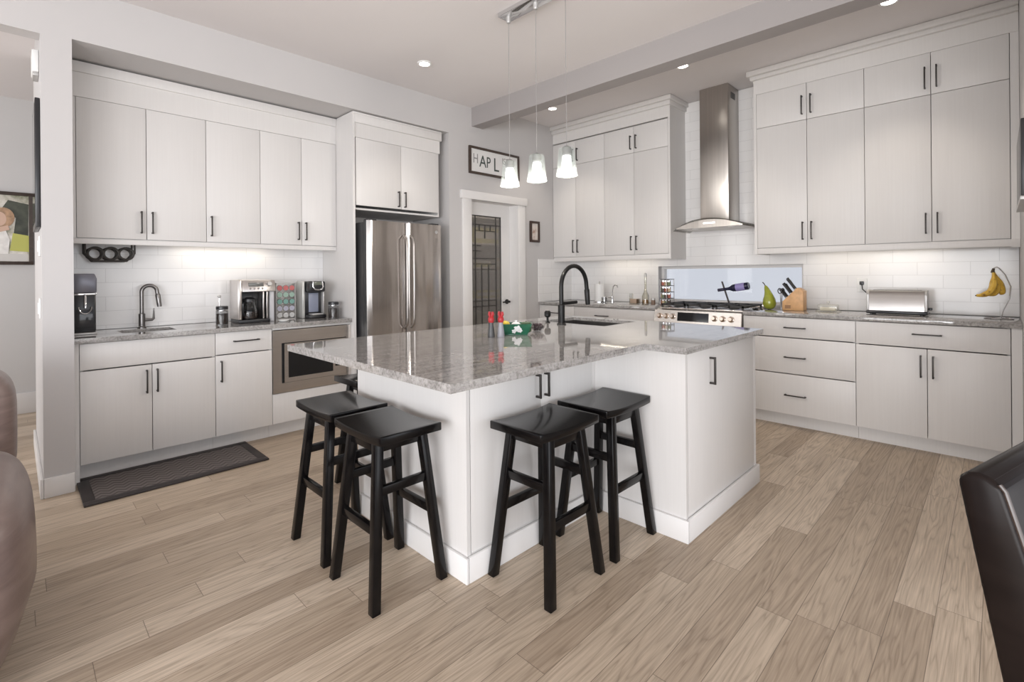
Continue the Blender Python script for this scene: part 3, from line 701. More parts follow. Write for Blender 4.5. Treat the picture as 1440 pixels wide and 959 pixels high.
# ------------------------------------------------------------------ stools (long side along local x)
st = thing('bar_stool', '', 'bar stool', (0, 0, 0), 'black saddle stools around the island')
m = MB(); n = 16; top = []; L_, D_ = 0.188, 0.139
def ztop(x): return 0.642 + 0.011 * (abs(x) / L_) ** 2.0
poly = [(-L_ + 2 * L_ * i / n, -D_, ztop(-L_ + 2 * L_ * i / n)) for i in range(n + 1)] + [(L_ - 2 * L_ * i / n, -D_, ztop(L_ - 2 * L_ * i / n) - 0.034 + 0.004 * (1 - abs(1 - 2 * i / n))) for i in range(n + 1)]
m.prism(poly, (0, 2 * D_, 0), 0.004); m.build('seat', STOOL, st, True)
FX, FYs, TX, TY, TZ = 0.160, 0.155, 0.098, 0.100, 0.615
def legpt(sx, sy, z):
    k = 1 - z / TZ
    return Vector((sx * (TX + (FX - TX) * k), sy * (TY + (FYs - TY) * k), z))
for sx in (-1, 1):
    for sy in (-1, 1):
        m = MB(); a = legpt(sx, sy, 0.0); bq = legpt(sx, sy, TZ + 0.008); q = 0.0175
        ring = lambda p: [Vector((p.x + i * q, p.y + j * q, p.z)) for i, j in ((-1, -1), (1, -1), (1, 1), (-1, 1))]
        m.prism(ring(a), bq - a, 0.003); m.build('leg', STOOL, st, True)
def rail(p, q, w, h, nm):
    m = MB(); p, q = Vector(p), Vector(q); d = (q - p).normalized(); s = Vector((-d.y, d.x, 0)) * (w / 2); z = Vector((0, 0, h / 2))
    m.prism([p - s - z, p + s - z, p + s + z, p - s + z], q - p, 0.002); m.build(nm, STOOL, st, True)
for sy in (-1, 1):
    rail(legpt(-1, sy, 0.285), legpt(1, sy, 0.285), 0.022, 0.034, 'stretcher'); rail(legpt(-1, sy, 0.592), legpt(1, sy, 0.592), 0.020, 0.045, 'apron')
for sx in (-1, 1):
    rail(legpt(sx, -1, 0.425), legpt(sx, 1, 0.425), 0.022, 0.034, 'stretcher'); rail(legpt(sx, -1, 0.592), legpt(sx, 1, 0.592), 0.020, 0.045, 'apron')
ST = [((1.085, 1.808), PI / 2, 'black wooden saddle stool tucked under the island end near its outer corner'),
      ((1.095, 2.235), PI / 2, 'black wooden saddle stool at the island end, beside the microwave side'),
      ((1.560, 1.353), 0, 'black wooden saddle stool in front of the two island door handles'),
      ((1.993, 1.353), 0, 'black wooden saddle stool in the inner corner of the stepped island front'),
      ((1.535, 2.700), 0, 'black wooden saddle stool mostly hidden on the fridge side of the island')]
for i, ((x, y), rz, lab) in enumerate(ST):
    if i == 0:
        st.location = (x, y, 0); st.rotation_euler = (0, 0, rz); st['label'] = lab
    else: copy_tree(st, (x, y, 0), rz, lab)

# ------------------------------------------------------------------ pendant
pd = thing('pendant_light', 'three glass pendant shades hanging from one chrome bar over the island', 'light', (2.3, 2.04, 2.935))
m = MB(); m.box(2.246, 2.354, 1.755, 2.335, 2.938, ZC, 0.004); m.build('canopy', CHROME, pd)
PGLS = thin_glass('pendant_clear_glass', (0.97, 0.985, 0.98), 0.07, 0.05, 0.05, (0.8, 0.85, 0.84), 0, 0.0)
BUB = NT('glowing_bubble_glass'); BUB.b.inputs['Base Color'].default_value = (0.9, 0.9, 0.88, 1); BUB.b.inputs['Roughness'].default_value = 0.3
nn = BUB.noise(BUB.coord((1, 1, 0.35)), 70, 2)
BUB.ln(BUB.ramp(nn, [(0.38, (0.30, 0.31, 0.31)), (0.58, (1.0, 0.98, 0.95))]), BUB.b.inputs['Emission Color']); BUB.b.inputs['Emission Strength'].default_value = 0.95; BUB = BUB.m
CORD = plain('clear_grey_cord', (0.30, 0.29, 0.285), 0.4)
for y in (2.286, 2.048, 1.812):
    MB().lathe([(0, 2.90), (0.012, 2.90), (0.016, 2.91), (0.016, 2.939), (0, 2.939)], (2.3, y, 0)).build('cord_grip', GREYPL, pd)
    MB().cyl((2.3, y, 1.985), (2.3, y, 2.905), 0.0016, seg=8).build('cord', CORD, pd)
    s = MB().lathe([(0.0, 1.990), (0.046, 1.990), (0.048, 1.986), (0.052, 1.93), (0.057, 1.87), (0.064, 1.828), (0.061, 1.828), (0.054, 1.87), (0.049, 1.93), (0.045, 1.984), (0.0, 1.985)], (2.3, y, 0)).build('shade', PGLS, pd)
    MB().lathe([(0, 2.005), (0.010, 2.004), (0.026, 1.995), (0.028, 1.990), (0.028, 1.955), (0.0, 1.950)], (2.3, y, 0)).build('socket_cap', plain('socket_grey', (0.22, 0.215, 0.21), 0.4, 0.3), pd)
    MB().lathe([(0, 1.947), (0.024, 1.947), (0.027, 1.94), (0.033, 1.855), (0.029, 1.848), (0, 1.848)], (2.3, y, 0), seg=20).build('diffuser', BUB, pd)
    d = bpy.data.lights.new('pendant_bulb', 'POINT'); d.energy = 5.0; d.shadow_soft_size = 0.04; d.color = (1, 0.93, 0.84)
    o = bpy.data.objects.new('pendant_bulb', d); COL.objects.link(o); o.location = (2.3, y, 1.79)

# recessed downlights
LENS = emit('downlight_lens', (1.0, 0.95, 0.88), 9.0)
for (x, y, z), lab in (((2.356, 3.308, ZC), 'recessed ceiling light over the gap between fridge and island'), ((4.069, 3.393, ZK), 'recessed ceiling light nearest the pantry corner'),
                       ((4.034, 1.916, ZK), 'recessed ceiling light in front of the range hood'), ((4.043, 0.505, ZK), 'recessed ceiling light in front of the tall cabinets at the wall end')):
    t = thing('recessed_light', lab, 'light', (x, y, z - 0.008), 'recessed ceiling lights')
    MB().lathe([(0.042, 0.0075), (0.042, 0.0), (0.056, 0.0), (0.058, 0.004), (0.058, 0.0078)]).build('trim_ring', WHITEPL, t, True)
    MB().lathe([(0, 0.003), (0.0415, 0.003), (0.0415, 0.0075), (0, 0.0075)]).build('lens', LENS, t, True)
    d = bpy.data.lights.new('downlight', 'SPOT'); d.energy = 12; d.spot_size = math.radians(92); d.spot_blend = 0.55; d.shadow_soft_size = 0.05; d.color = (1, 0.90, 0.78)
    o = bpy.data.objects.new('downlight', d); COL.objects.link(o); o.location = (x, y, z - 0.02)

# ------------------------------------------------------------------ range hood
hd = thing('range_hood', 'stainless chimney range hood with a curved glass canopy', 'range hood', (4.75, 1.91, 1.66))
m = MB(); m.box(4.70, XRW - 0.011, 1.795, 2.065, 1.735, ZK - 0.001, 0.003); ch = m.build('chimney', HOODST, hd)
m = MB()
for i in range(5): m.box(4.775 + i * 0.022, 4.787 + i * 0.022, 1.7935, 1.800, 2.895, 2.955)
m.build('vent_slots', BLKPL, ch)
hy = 1.926; HW = 0.373
def arcz(y): return 1.752 - 0.095 * ((y - hy) / HW) ** 2
def hx(y): return 4.50 + 0.10 * ((y - hy) / HW) ** 2
m = MB(); m.grid(lambda u, v: Vector(((lambda y: (hx(y) + (XRW - 0.012 - hx(y)) * v, y, arcz(y)))(hy - HW + 2 * HW * u))), 24, 6)
ret = bmesh.ops.solidify(m.bm, geom=list(m.bm.faces), thickness=0.007)
HGL = thin_glass('smoked_hood_glass', (0.50, 0.49, 0.46), 0.06, 0.02, 0.12, (0.2, 0.19, 0.17))
m.build('glass_canopy', HGL, hd)
m = MB(); yy = [hy - 0.31 + 0.62 * i / 20 for i in range(21)]
m.prism([(4.545, y, arcz(y) - 0.009) for y in yy] + [(4.545, y, 1.668) for y in yy[::-1]], (XRW - 0.012 - 4.545, 0, 0)); bd = m.build('hood_body', HOODST, hd)
m = MB(); m.box(4.539, 4.546, 1.86, 1.97, 1.700, 1.716, 0.002); m.build('control_strip', emit('hood_control_glow', (0.9, 0.9, 0.88), 0.6), bd)
m = MB()
for y in (1.74, 2.08): m.lathe([(0, 0), (0.03, 0), (0.03, 0.004), (0, 0.004)], (4.62, y, 1.6635))
m.build('lamp_lens', WHITEPL, bd)

# ------------------------------------------------------------------ range
rg = thing('range', 'stainless slide-in gas range with black grates', 'range', (4.66, 1.957, 0))
ry0, ry1 = 1.556, 2.3575; RST = mat_steel('range_steel', (0.66, 0.62, 0.58), 0.25, 0.05, 'y')
m = MB(); m.box(4.37, XRW - 0.03, ry0, ry1, 0.06, 0.900); m.build('body', RST, rg)
m = MB(); m.box(4.345, 4.37, ry0 + 0.004, ry1 - 0.004, 0.24, 0.755, 0.004); od = m.build('oven_door', RST, rg)
MB().box(4.341, 4.346, ry0 + 0.14, ry1 - 0.14, 0.33, 0.62).build('oven_window', BLKGL, od)
m = MB(); m.tube([(4.345, ry0 + 0.06, 0.71), (4.295, ry0 + 0.06, 0.71), (4.295, ry1 - 0.06, 0.71), (4.345, ry1 - 0.06, 0.71)], 0.011); m.build('handle', RST, od)
MB().box(4.345, 4.37, ry0 + 0.004, ry1 - 0.004, 0.07, 0.232, 0.004).build('warming_drawer', RST, rg)
MB().box(4.352, 4.372, ry0, ry1, 0.755, 0.785).build('vent_gap', BLKPL, rg)
m = MB(); m.prism([(4.318, ry0, 0.785), (4.335, ry0, 0.897), (4.40, ry0, 0.912), (4.40, ry0, 0.785)], (0, ry1 - ry0, 0)); cp = m.build('control_panel', RST, rg)
sl = Vector((-0.112, 0, 0.017)).normalized()
def on_panel(y, z): return Vector((4.318 + (z - 0.785) / 0.112 * 0.017, y, z))
m = MB(); a = [on_panel(1.835, 0.803), on_panel(2.125, 0.803), on_panel(2.125, 0.882), on_panel(1.835, 0.882)]; m.prism([p + sl * 0.003 for p in a], -sl * 0.006); m.build('display', BLKGL, cp)
for y in (1.640, 1.712, 1.784, 2.172, 2.238, 2.304):
    m = MB(); m.lathe([(0, 0), (0.026, 0), (0.026, 0.006), (0.020, 0.009), (0.018, 0.030), (0.015, 0.034), (0, 0.034)], on_panel(y, 0.842), sl, 20); m.build('knob', mat_steel('knob_steel', (0.70, 0.60, 0.52), 0.25, 0) if 'knob_steel' not in bpy.data.materials else bpy.data.materials['knob_steel'], cp)
MB().box(4.395, XRW - 0.03, ry0, ry1, 0.900, 0.917, 0.003).build('cooktop', RST, rg)
GRT = plain('cast_iron_grate', (0.03, 0.029, 0.028), 0.5)
for j, (ya, yb) in enumerate(((1.575, 1.815), (1.835, 2.08), (2.10, 2.34))):
    m = MB(); xa, xb = 4.43, 4.90; z0, z1 = 0.936, 0.952
    for y in (ya, yb - 0.014): m.box(xa, xb, y, y + 0.014, z0, z1)
    for x in (xa, (xa + xb) / 2 - 0.007, xb - 0.014): m.box(x, x + 0.014, ya, yb, z0, z1)
    m.box(xa, xb, (ya + yb) / 2 - 0.006, (ya + yb) / 2 + 0.006, z0, z1)
    for x in (xa, xb - 0.014):
        for y in (ya, yb - 0.014): m.box(x, x + 0.014, y, y + 0.014, 0.9172, z0)
    m.build('grate', GRT, rg)
    for x in (4.55, 4.79):
        MB().lathe([(0, 0.9172), (0.045, 0.9172), (0.045, 0.925), (0.03, 0.927), (0.03, 0.934), (0, 0.935)], (x, (ya + yb) / 2, 0)).build('burner', GRT, rg)
MB().box(4.905, XRW - 0.03, ry0, ry1, 0.9172, 0.945, 0.004).build('rear_vent_strip', RST, rg)

# ------------------------------------------------------------------ signs and pictures
sg = thing('wall_sign', 'long framed white sign with dark letters above the pantry door', 'sign', (3.65, YL, 2.285))
x0, x1, z0, z1 = 3.285, 4.02, 2.288, 2.572; yf = YL - 0.024; fw = 0.024
m = MB(); m.box(x0, x1, yf, YL - 0.001, z0, z0 + fw, .002); m.box(x0, x1, yf, YL - 0.001, z1 - fw, z1, .002); m.box(x0, x0 + fw, yf, YL - 0.001, z0 + fw, z1 - fw); m.box(x1 - fw, x1, yf, YL - 0.001, z0 + fw, z1 - fw)
m.build('frame', WALNUT, sg)
MB().box(x0 + fw, x1 - fw, YL - 0.012, YL - 0.002, z0 + fw, z1 - fw).build('sign_board', plain('sign_white', (0.74, 0.73, 0.72), 0.6), sg)
INK = plain('sign_ink', (0.06, 0.075, 0.07), 0.6); INKL = plain('sign_grey_ink', (0.28, 0.27, 0.265), 0.6)
RT = (PI / 2, 0, 0); ty = YL - 0.0135
for ch, x, z, s, mt, xs in (('H', 3.375, 2.445, 0.14, INKL, 0.75), ('A', 3.475, 2.425, 0.175, INK, 0.85), ('P', 3.555, 2.425, 0.165, INK, 0.75), ('L', 3.668, 2.415, 0.205, INK, 0.85)):
    text_mesh('letter', ch, s, mt, sg, (x, ty, z), RT, 0.001, xs=xs)
text_mesh('letter', 'ISSPM', 0.095, INKL, sg, (3.855, ty, 2.475), RT, 0.001, xs=0.85)

fm = thing('picture_frame', 'small dark wood framed picture beside the pantry door', 'picture', (4.275, YL, 1.62))
x0, x1, z0, z1 = 4.200, 4.362, 1.615, 1.860; fw = 0.026
m = MB(); yf = YL - 0.022
m.box(x0, x1, yf, YL - .001, z0, z0 + fw, .002); m.box(x0, x1, yf, YL - .001, z1 - fw, z1, .002); m.box(x0, x0 + fw, yf, YL - .001, z0 + fw, z1 - fw); m.box(x1 - fw, x1, yf, YL - .001, z0 + fw, z1 - fw)
m.build('frame', plain('red_brown_frame', (0.045, 0.024, 0.018), 0.4), fm)
def mat_print():
    t = NT('faded_print'); n = t.noise(t.coord(), 12, 3); t.ln(t.ramp(n, [(0.35, (0.35, 0.22, 0.17)), (0.5, (0.62, 0.55, 0.50)), (0.65, (0.72, 0.68, 0.65))]), t.b.inputs['Base Color']); return t.m
MB().box(x0 + fw, x1 - fw, YL - .010, YL - .002, z0 + fw, z1 - fw).build('print', mat_print(), fm)

# large photo print in the living room
ph = thing('framed_photo', 'large dark framed photo of a couple in white on the living room wall', 'picture', (-0.42, 6.42, 1.37))
x0, x1, z0, z1 = -0.98, 0.135, 1.372, 2.035; fw = 0.03; yf = 6.385
m = MB(); m.box(x0, x1, yf, 6.419, z0, z0 + fw, .003); m.box(x0, x1, yf, 6.419, z1 - fw, z1, .003); m.box(x0, x0 + fw, yf, 6.419, z0 + fw, z1 - fw); m.box(x1 - fw, x1, yf, 6.419, z0 + fw, z1 - fw)
m.build('frame', WALNUT, ph)
def mat_photo():
    t = NT('photo_background'); n = t.noise(t.coord((1, 1, 1)), 7, 4, 0.6)
    t.ln(t.ramp(n, [(0.36, (0.20, 0.21, 0.13)), (0.5, (0.55, 0.52, 0.45)), (0.66, (0.80, 0.77, 0.72))]), t.b.inputs['Base Color']); t.b.inputs['Roughness'].default_value = 0.5; return t.m
MB().box(x0 + fw, x1 - fw, 6.398, 6.417, z0 + fw, z1 - fw).build('print', mat_photo(), ph)
def blob(pts, mat, lay, nm):
    m = MB(); m.prism([(x, 6.398 - 0.0012 * lay, z) for x, z in pts], (0, 0.0012, 0)); m.build(nm, mat, ph)
def oval(cx, cz, rx, rz, n=20): return [(cx + rx * math.cos(2 * PI * i / n), cz + rz * math.sin(2 * PI * i / n)) for i in range(n)]
PW = plain('photo_white', (0.80, 0.78, 0.75), 0.5, var=0.12, vscale=20); PS = plain('photo_skin', (0.62, 0.42, 0.32), 0.5); PH = plain('photo_hair', (0.40, 0.25, 0.15), 0.5, var=0.3, vscale=30); PD = plain('photo_dark', (0.05, 0.055, 0.04), 0.5, var=0.5, vscale=15); PY = plain('photo_lime', (0.50, 0.50, 0.12), 0.5)
blob([(0.0, 1.60), (0.10, 1.58), (0.104, 1.93), (-0.03, 1.96), (-0.07, 1.88), (0.02, 1.80)], PD, 1, 'photo_shape')
blob([(-0.02, 1.50), (0.104, 1.49), (0.104, 1.64), (0.0, 1.66)], PY, 2, 'photo_shape')
blob([(-0.95, 1.405), (0.10, 1.405), (0.10, 1.47), (-0.95, 1.49)], plain('photo_ground', (0.62, 0.60, 0.57), 0.5), 1, 'photo_shape')
blob([(-0.36, 1.47), (-0.03, 1.47), (-0.02, 1.60), (-0.05, 1.70), (-0.10, 1.76), (-0.24, 1.78), (-0.34, 1.70)], PW, 3, 'photo_shape')
blob(oval(-0.22, 1.82, 0.085, 0.10), PH, 4, 'photo_shape'); blob(oval(-0.185, 1.80, 0.05, 0.07), PS, 5, 'photo_shape')
blob(oval(-0.06, 1.80, 0.072, 0.09), PH, 4, 'photo_shape'); blob(oval(-0.085, 1.785, 0.045, 0.065), PS, 5, 'photo_shape')
blob([(-0.12, 1.70), (-0.03, 1.73), (-0.02, 1.69), (-0.10, 1.66)], PS, 5, 'photo_shape')

t = thing('wall_picture', 'black framed panel hung on the living room side of the pillar', 'picture', (0.105, 4.2, 1.55))
m = MB(); m.box(0.092, 0.1135, 3.93, 4.42, 1.545, 2.29, 0.003); m.build('frame', BLKPL, t); MB().box(0.0905, 0.0925, 3.96, 4.39, 1.575, 2.26).build('canvas', BLKGL, t)
t = thing('door_chime', 'small white chime box high on the pillar side', 'chime', (0.10, 4.12, 2.46))
m = MB(); m.box(0.084, 0.1145, 4.05, 4.21, 2.475, 2.605, 0.006); m.build('cover', WHITEPL, t); MB().box(0.088, 0.1145, 4.06, 4.20, 2.455, 2.4745, 0.003).build('speaker_grille', GREYPL, t)
for z, lab in ((1.44, 'white light switch on the pillar side, upper of two'), (1.07, 'white light switch on the pillar side, lower of two')):
    t = thing('light_switch', lab, 'switch', (0.115, 4.08, z)); MB().box(0.107, 0.1148, 4.04, 4.12, z - 0.06, z + 0.06, 0.002).build('wall_plate', WHITEPL, t); MB().box(0.102, 0.1075, 4.065, 4.095, z - 0.033, z + 0.033, 0.001).build('rocker', WHITEPL, t)
t = thing('wall_television', 'black flat panel with a silver lower edge on the side wall', 'television', (3.0, -0.1, 1.52))
MB().box(2.70, 3.30, -0.0985, -0.060, 1.535, 1.830, 0.003).build('screen_housing', BLKPL, t); MB().box(2.70, 3.30, -0.0985, -0.057, 1.520, 1.5345, 0.002).build('lower_bezel', GREYPL, t)
# ------------------------------------------------------------------ alcove counter items
Zc = 0.8842
faucet((0.652, 4.41, Zc), 'gunmetal pull-down faucet at the small alcove sink', GUN, 0.305, 0.046, (1, 0), 0.013, 0.085,
       ([(0.018, 0, 0.055), (0.062, 0, 0.055), (0.070, 0, 0.062), (0.072, 0.0, 0.14)], [0.011, 0.010, 0.008, 0.004]), True)
# drink machine beside the pillar
t = thing('drink_machine', 'tall black and grey drink machine against the pillar beside the small sink', 'drink machine', (0.325, 4.30, Zc))
m = MB(); m.box(-0.060, 0.055, -0.10, 0.10, 0.012, 0.262, 0.010); m.build('body', BLKPL, t, True)
SODAG = plain('smoky_grey_plastic', (0.17, 0.17, 0.20), 0.3, 0.3)
m = MB(); m.prism([(-0.062, -0.108, 0.268), (0.058, -0.108, 0.268), (0.060, -0.108, 0.36), (0.048, -0.108, 0.392), (-0.052, -0.108, 0.392), (-0.062, -0.108, 0.36)], (0, 0.206, 0), 0.006); m.build('head', SODAG, t, True)
m = MB(); m.box(-0.061, 0.057, -0.106, 0.09, 0.252, 0.266, 0.003); m.build('collar', CHROME, t, True)
m = MB(); m.tube([(0, -0.104, 0.255), (0, -0.118, 0.24), (0, -0.120, 0.17)], 0.007, 12); m.build('nozzle', CHROME, t, True)
m = MB(); m.tube([Vector((0.032 * math.cos(a), -0.114, 0.178 + 0.045 * math.sin(a) * (1 if math.sin(a) > 0 else 1))) for a in [PI + PI * i / 16 for i in range(17)]], 0.004, 8); m.build('guard_ring', CHROME, t, True)
m = MB(); m.box(-0.062, 0.057, -0.135, 0.10, 0.0, 0.0118, 0.003); m.build('drip_tray', GREYPL, t, True)
m = MB(); m.box(-0.045, 0.042, -0.1012, -0.0995, 0.04, 0.16, 0.0005); m.build('front_plate', plain('dark_gloss', (0.03, 0.03, 0.033), 0.12), t, True)

# hanging bottle rack
t = thing('bottle_rack', 'dark iron rack of three rings hanging under the upper cabinet', 'rack', (0.465, 4.36, 1.35))
RI = plain('rack_iron', (0.05, 0.046, 0.043), 0.45, 0.4)
for y in (4.30, 4.42):
    m = MB(); m.tube([(0.335, y, 1.5035), (0.335, y, 1.415), (0.375, y, 1.362), (0.555, y, 1.362), (0.598, y, 1.415), (0.598, y, 1.5035)], 0.006, 8); m.build('hanger', RI, t)
    for x in (0.388, 0.470, 0.552):
        m = MB(); m.tube([(x + 0.040 * math.cos(a), y, 1.412 + 0.040 * math.sin(a)) for a in [2 * PI * i / 24 for i in range(24)]], 0.0075, 8, closed=True); m.build('ring', RI, t)
m = MB()
for x, z in ((0.388, 1.366), (0.470, 1.366), (0.552, 1.366)): m.cyl((x, 4.30, z), (x, 4.42, z), 0.005, seg=8)
m.build('tie_bar', RI, t)

# jars flanking the coffee makers
JG = thin_glass('jar_glass', (0.85, 0.85, 0.85), 0.015, fw=0.25)
COFFEE = plain('coffee_beans', (0.035, 0.020, 0.014), 0.5, var=0.6, vscale=90)
def jar(x, y, r, h, label):
    t = thing('glass_jar', label, 'jar', (x, y, Zc))
    MB().lathe([(0, 0), (r, 0), (r, h * 0.74), (r * 0.93, h * 0.80), (r * 0.93, h * 0.83), (r * 0.88, h * 0.83), (r * 0.95, h * 0.74), (r * 0.95, 0.004), (0, 0.004)]).build('glass_body', JG, t, True)
    MB().lathe([(0, 0.006), (r * 0.93, 0.006), (r * 0.93, h * 0.60), (0, h * 0.62)]).build('coffee_filling', COFFEE, t, True)
    MB().lathe([(0, h * 0.835), (r * 0.98, h * 0.835), (r * 0.98, h * 0.97), (r * 0.9, h), (0, h)]).build('lid', BLKPL, t, True)
    m = MB(); m.tube([(r * 1.01 * math.cos(a), r * 1.01 * math.sin(a), h * 0.78) for a in [2 * PI * i / 24 for i in range(24)]], 0.0025, 6, True); m.build('clamp_ring', CHROME, t, True)
    return t
jar(1.105, 4.17, 0.042, 0.142, 'dark jar with a scoop stick beside the drip coffee maker')
jar(1.935, 4.075, 0.044, 0.140, 'dark lidded jar between the pod coffee brewer and the side panel')
t = thing('milk_frother', 'thin frother stick with a round knob standing behind the coffee jar', 'frother', (1.112, 4.262, Zc))
MB().lathe([(0, 0), (0.022, 0), (0.022, 0.004), (0.003, 0.006), (0.003, 0.205), (0, 0.205)]).build('stick', CHROME, t, True)
MB().sell((0, 0, 0.212), (0.013, 0.013, 0.012), 1, 1, 16, 10).build('knob', GREYPL, t, True)

# drip coffee maker
t = thing('coffee_maker', 'silver and black drip coffee maker on the alcove counter', 'coffee maker', (1.345, 4.24, Zc))
SIL = mat_steel('coffee_silver', (0.60, 0.57, 0.55), 0.3, 0.06)
MB().box(-0.13, 0.10, -0.09, 0.12, 0, 0.028, 0.006).build('base', BLKPL, t, True)
MB().box(-0.125, 0.10, 0.03, 0.12, 0.028, 0.245, 0.003).build('back_column', BLKPL, t, True)
m = MB(); m.box(-0.135, -0.105, -0.085, 0.12, 0.0285, 0.338, 0.006); m.build('side_column', SIL, t, True)
m = MB(); m.prism([(-0.1045, -0.10, 0.245), (-0.1045, -0.075, 0.333), (-0.1045, 0.12, 0.340), (-0.1045, 0.12, 0.245)], (0.245, 0, 0), 0.004); hd2 = m.build('head', SIL, t, True)
m = MB(); m.box(-0.06, 0.05, -0.0965, -0.085, 0.285, 0.315, 0.002); m.build('display', plain('lcd_grey', (0.16, 0.16, 0.15), 0.2), hd2, True)
m = MB()
for i in range(4): m.lathe([(0, 0), (0.009, 0), (0.008, 0.006), (0, 0.006)], (-0.05 + i * 0.03, -0.094, 0.268), (0, -1, 0.25), 14)
m.build('buttons', CHROME, hd2, True)
m = MB(); m.lathe([(0, 0), (0.018, 0), (0.016, 0.012), (0, 0.012)], (0.095, -0.088, 0.303), (0, -1, 0.25), 18); m.build('dial', GREYPL, hd2, True)
MB().box(0.105, 0.140, -0.06, 0.12, 0.0, 0.244, 0.004).build('water_tank', plain('pale_tank', (0.52, 0.52, 0.54), 0.25), t, True)
m = MB()
for x in (0.045, 0.072): m.box(x, x + 0.012, -0.085, 0.028, 0.03, 0.243, 0.002)
m.build('front_post', SIL, t, True)
ca = MB().lathe([(0, 0.030), (0.055, 0.030), (0.062, 0.05), (0.062, 0.10), (0.045, 0.15), (0.042, 0.165), (0.040, 0.165), (0.058, 0.10), (0.058, 0.05), (0, 0.034)], (-0.035, -0.03, 0)).build('carafe', JG, t, True)
MB().lathe([(0, 0.165), (0.046, 0.165), (0.044, 0.185), (0.02, 0.20), (0, 0.20)], (-0.035, -0.03, 0)).build('carafe_lid', BLKPL, ca, True)
MB().lathe([(0, 0.036), (0.056, 0.036), (0.057, 0.085), (0, 0.085)], (-0.035, -0.03, 0)).build('coffee', COFFEE, ca, True)
m = MB(); m.tube([(-0.08, -0.06, 0.16), (-0.098, -0.085, 0.15), (-0.10, -0.088, 0.09), (-0.085, -0.07, 0.06)], 0.007, 10); m.build('carafe_handle', BLKPL, ca, True)
t = thing('saucer', 'tiny white dish in front of the pod rack', 'dish', (1.515, 4.06, Zc)); MB().lathe([(0, 0), (0.022, 0), (0.038, 0.012), (0.040, 0.016), (0.036, 0.015), (0.02, 0.004), (0, 0.004)]).build('dish', WHITEPL, t, True)
MB().lathe([(0.018, -0.0), (0.022, 0.0), (0.022, 0.002), (0.018, 0.002)]).build('foot_ring', WHITEPL, t, True)

# pod rack and pods
rk = thing('pod_rack', 'grey wire coffee pod rack between the coffee maker and the brewer', 'rack', (1.612, 4.30, Zc))
m = MB()
m.box(-0.075, 0.075, -0.03, 0.04, 0, 0.006); m.box(-0.079, -0.075, -0.03, 0.04, 0, 0.305); m.box(0.075, 0.079, -0.03, 0.04, 0, 0.305); m.box(-0.079, 0.079, -0.03, 0.04, 0.3005, 0.305); m.build('frame', GREYPL, rk, True)
m = MB()
for i in range(5):
    for j in range(3):
        m.tube([(-0.050 + 0.05 * j + 0.0235 * math.cos(a), -0.024, 0.036 + 0.057 * i + 0.0235 * math.sin(a)) for a in [2 * PI * q / 18 for q in range(18)]], 0.0016, 6, True)
    m.box(-0.075, 0.075, -0.0255, -0.0225, 0.0085 + 0.057 * i - 0.0015, 0.0085 + 0.057 * i + 0.0015)
m.build('wire_rings', CHROME, rk, True)
PC = [('silver', (0.55, 0.55, 0.54)), ('lilac', (0.42, 0.42, 0.50)), ('teal', (0.20, 0.36, 0.32)), ('green', (0.32, 0.45, 0.38)), ('red', (0.55, 0.16, 0.16))]
ROWN = ['bottom row', 'second row up', 'middle row', 'second row down', 'top row']
for i, (cn, cc) in enumerate(PC):
    src = None
    for j, pos in enumerate(('nearest the coffee maker', 'in the middle', 'nearest the brewer')):
        p = (1.562 + 0.05 * j, 4.274, Zc + 0.036 + 0.057 * i); lab = '%s coffee pod, %s of the rack, %s' % (cn, ROWN[i], pos)
        if src is None:
            src = thing('coffee_pod', lab, 'coffee pod', p, 'coffee pods in the wire rack')
            MB().lathe([(0, 0.040), (0.016, 0.040), (0.0205, 0.002), (0.0205, 0), (0, 0)], (0, -0.002, 0), (0, 1, 0), 20).build('cup', WHITEPL if i != 2 else BLKPL, src, True)
            MB().lathe([(0, 0), (0.0212, 0), (0.0212, 0.0016), (0, 0.0018)], (0, -0.0022, 0), (0, -1, 0), 20).build('lid', plain('pod_' + cn, cc, 0.3, 0.2), src, True)
        else: copy_tree(src, p, None, lab)

# pod brewer
t = thing('coffee_brewer', 'black single cup pod brewer with a silver handle ring', 'coffee maker', (1.838, 4.25, Zc))
MB().box(-0.080, 0.070, -0.10, 0.12, 0, 0.03, 0.008).build('base', BLKPL, t, True)
MB().box(-0.080, 0.070, 0.0, 0.12, 0.0305, 0.31, 0.012).build('tower', BLKPL, t, True)
m = MB(); m.box(-0.076, 0.066, -0.095, 0.11, 0.225, 0.318, 0.014); h3 = m.build('brew_head', BLKPL, t, True)
m = MB(); m.tube([(-0.045, -0.096, 0.315), (-0.048, -0.104, 0.27), (-0.035, -0.108, 0.248), (-0.005, -0.110, 0.243), (0.025, -0.108, 0.248), (0.038, -0.104, 0.27), (0.035, -0.096, 0.315)], 0.007, 10); m.build('handle', CHROME, h3, True)
MB().box(-0.040, 0.030, -0.0975, -0.0945, 0.285, 0.312, 0.001).build('display', plain('green_grey_display', (0.13, 0.14, 0.11), 0.2), h3, True)
MB().box(-0.045, 0.040, -0.006, 0.0005, 0.05, 0.215, 0.002).build('splash_plate', plain('blue_grey_plate', (0.23, 0.25, 0.32), 0.25), t, True)
MB().box(-0.105, -0.081, -0.02, 0.12, 0.0, 0.32, 0.008).build('water_tank', plain('silver_tank', (0.52, 0.52, 0.50), 0.25, 0.3), t, True)
MB().box(0.0705, 0.084, -0.03, 0.12, 0.0, 0.318, 0.005).build('side_trim', GREYPL, t, True)
MB().box(-0.05, 0.045, -0.095, -0.01, 0.0305, 0.040, 0.002).build('drip_tray', GREYPL, t, True)

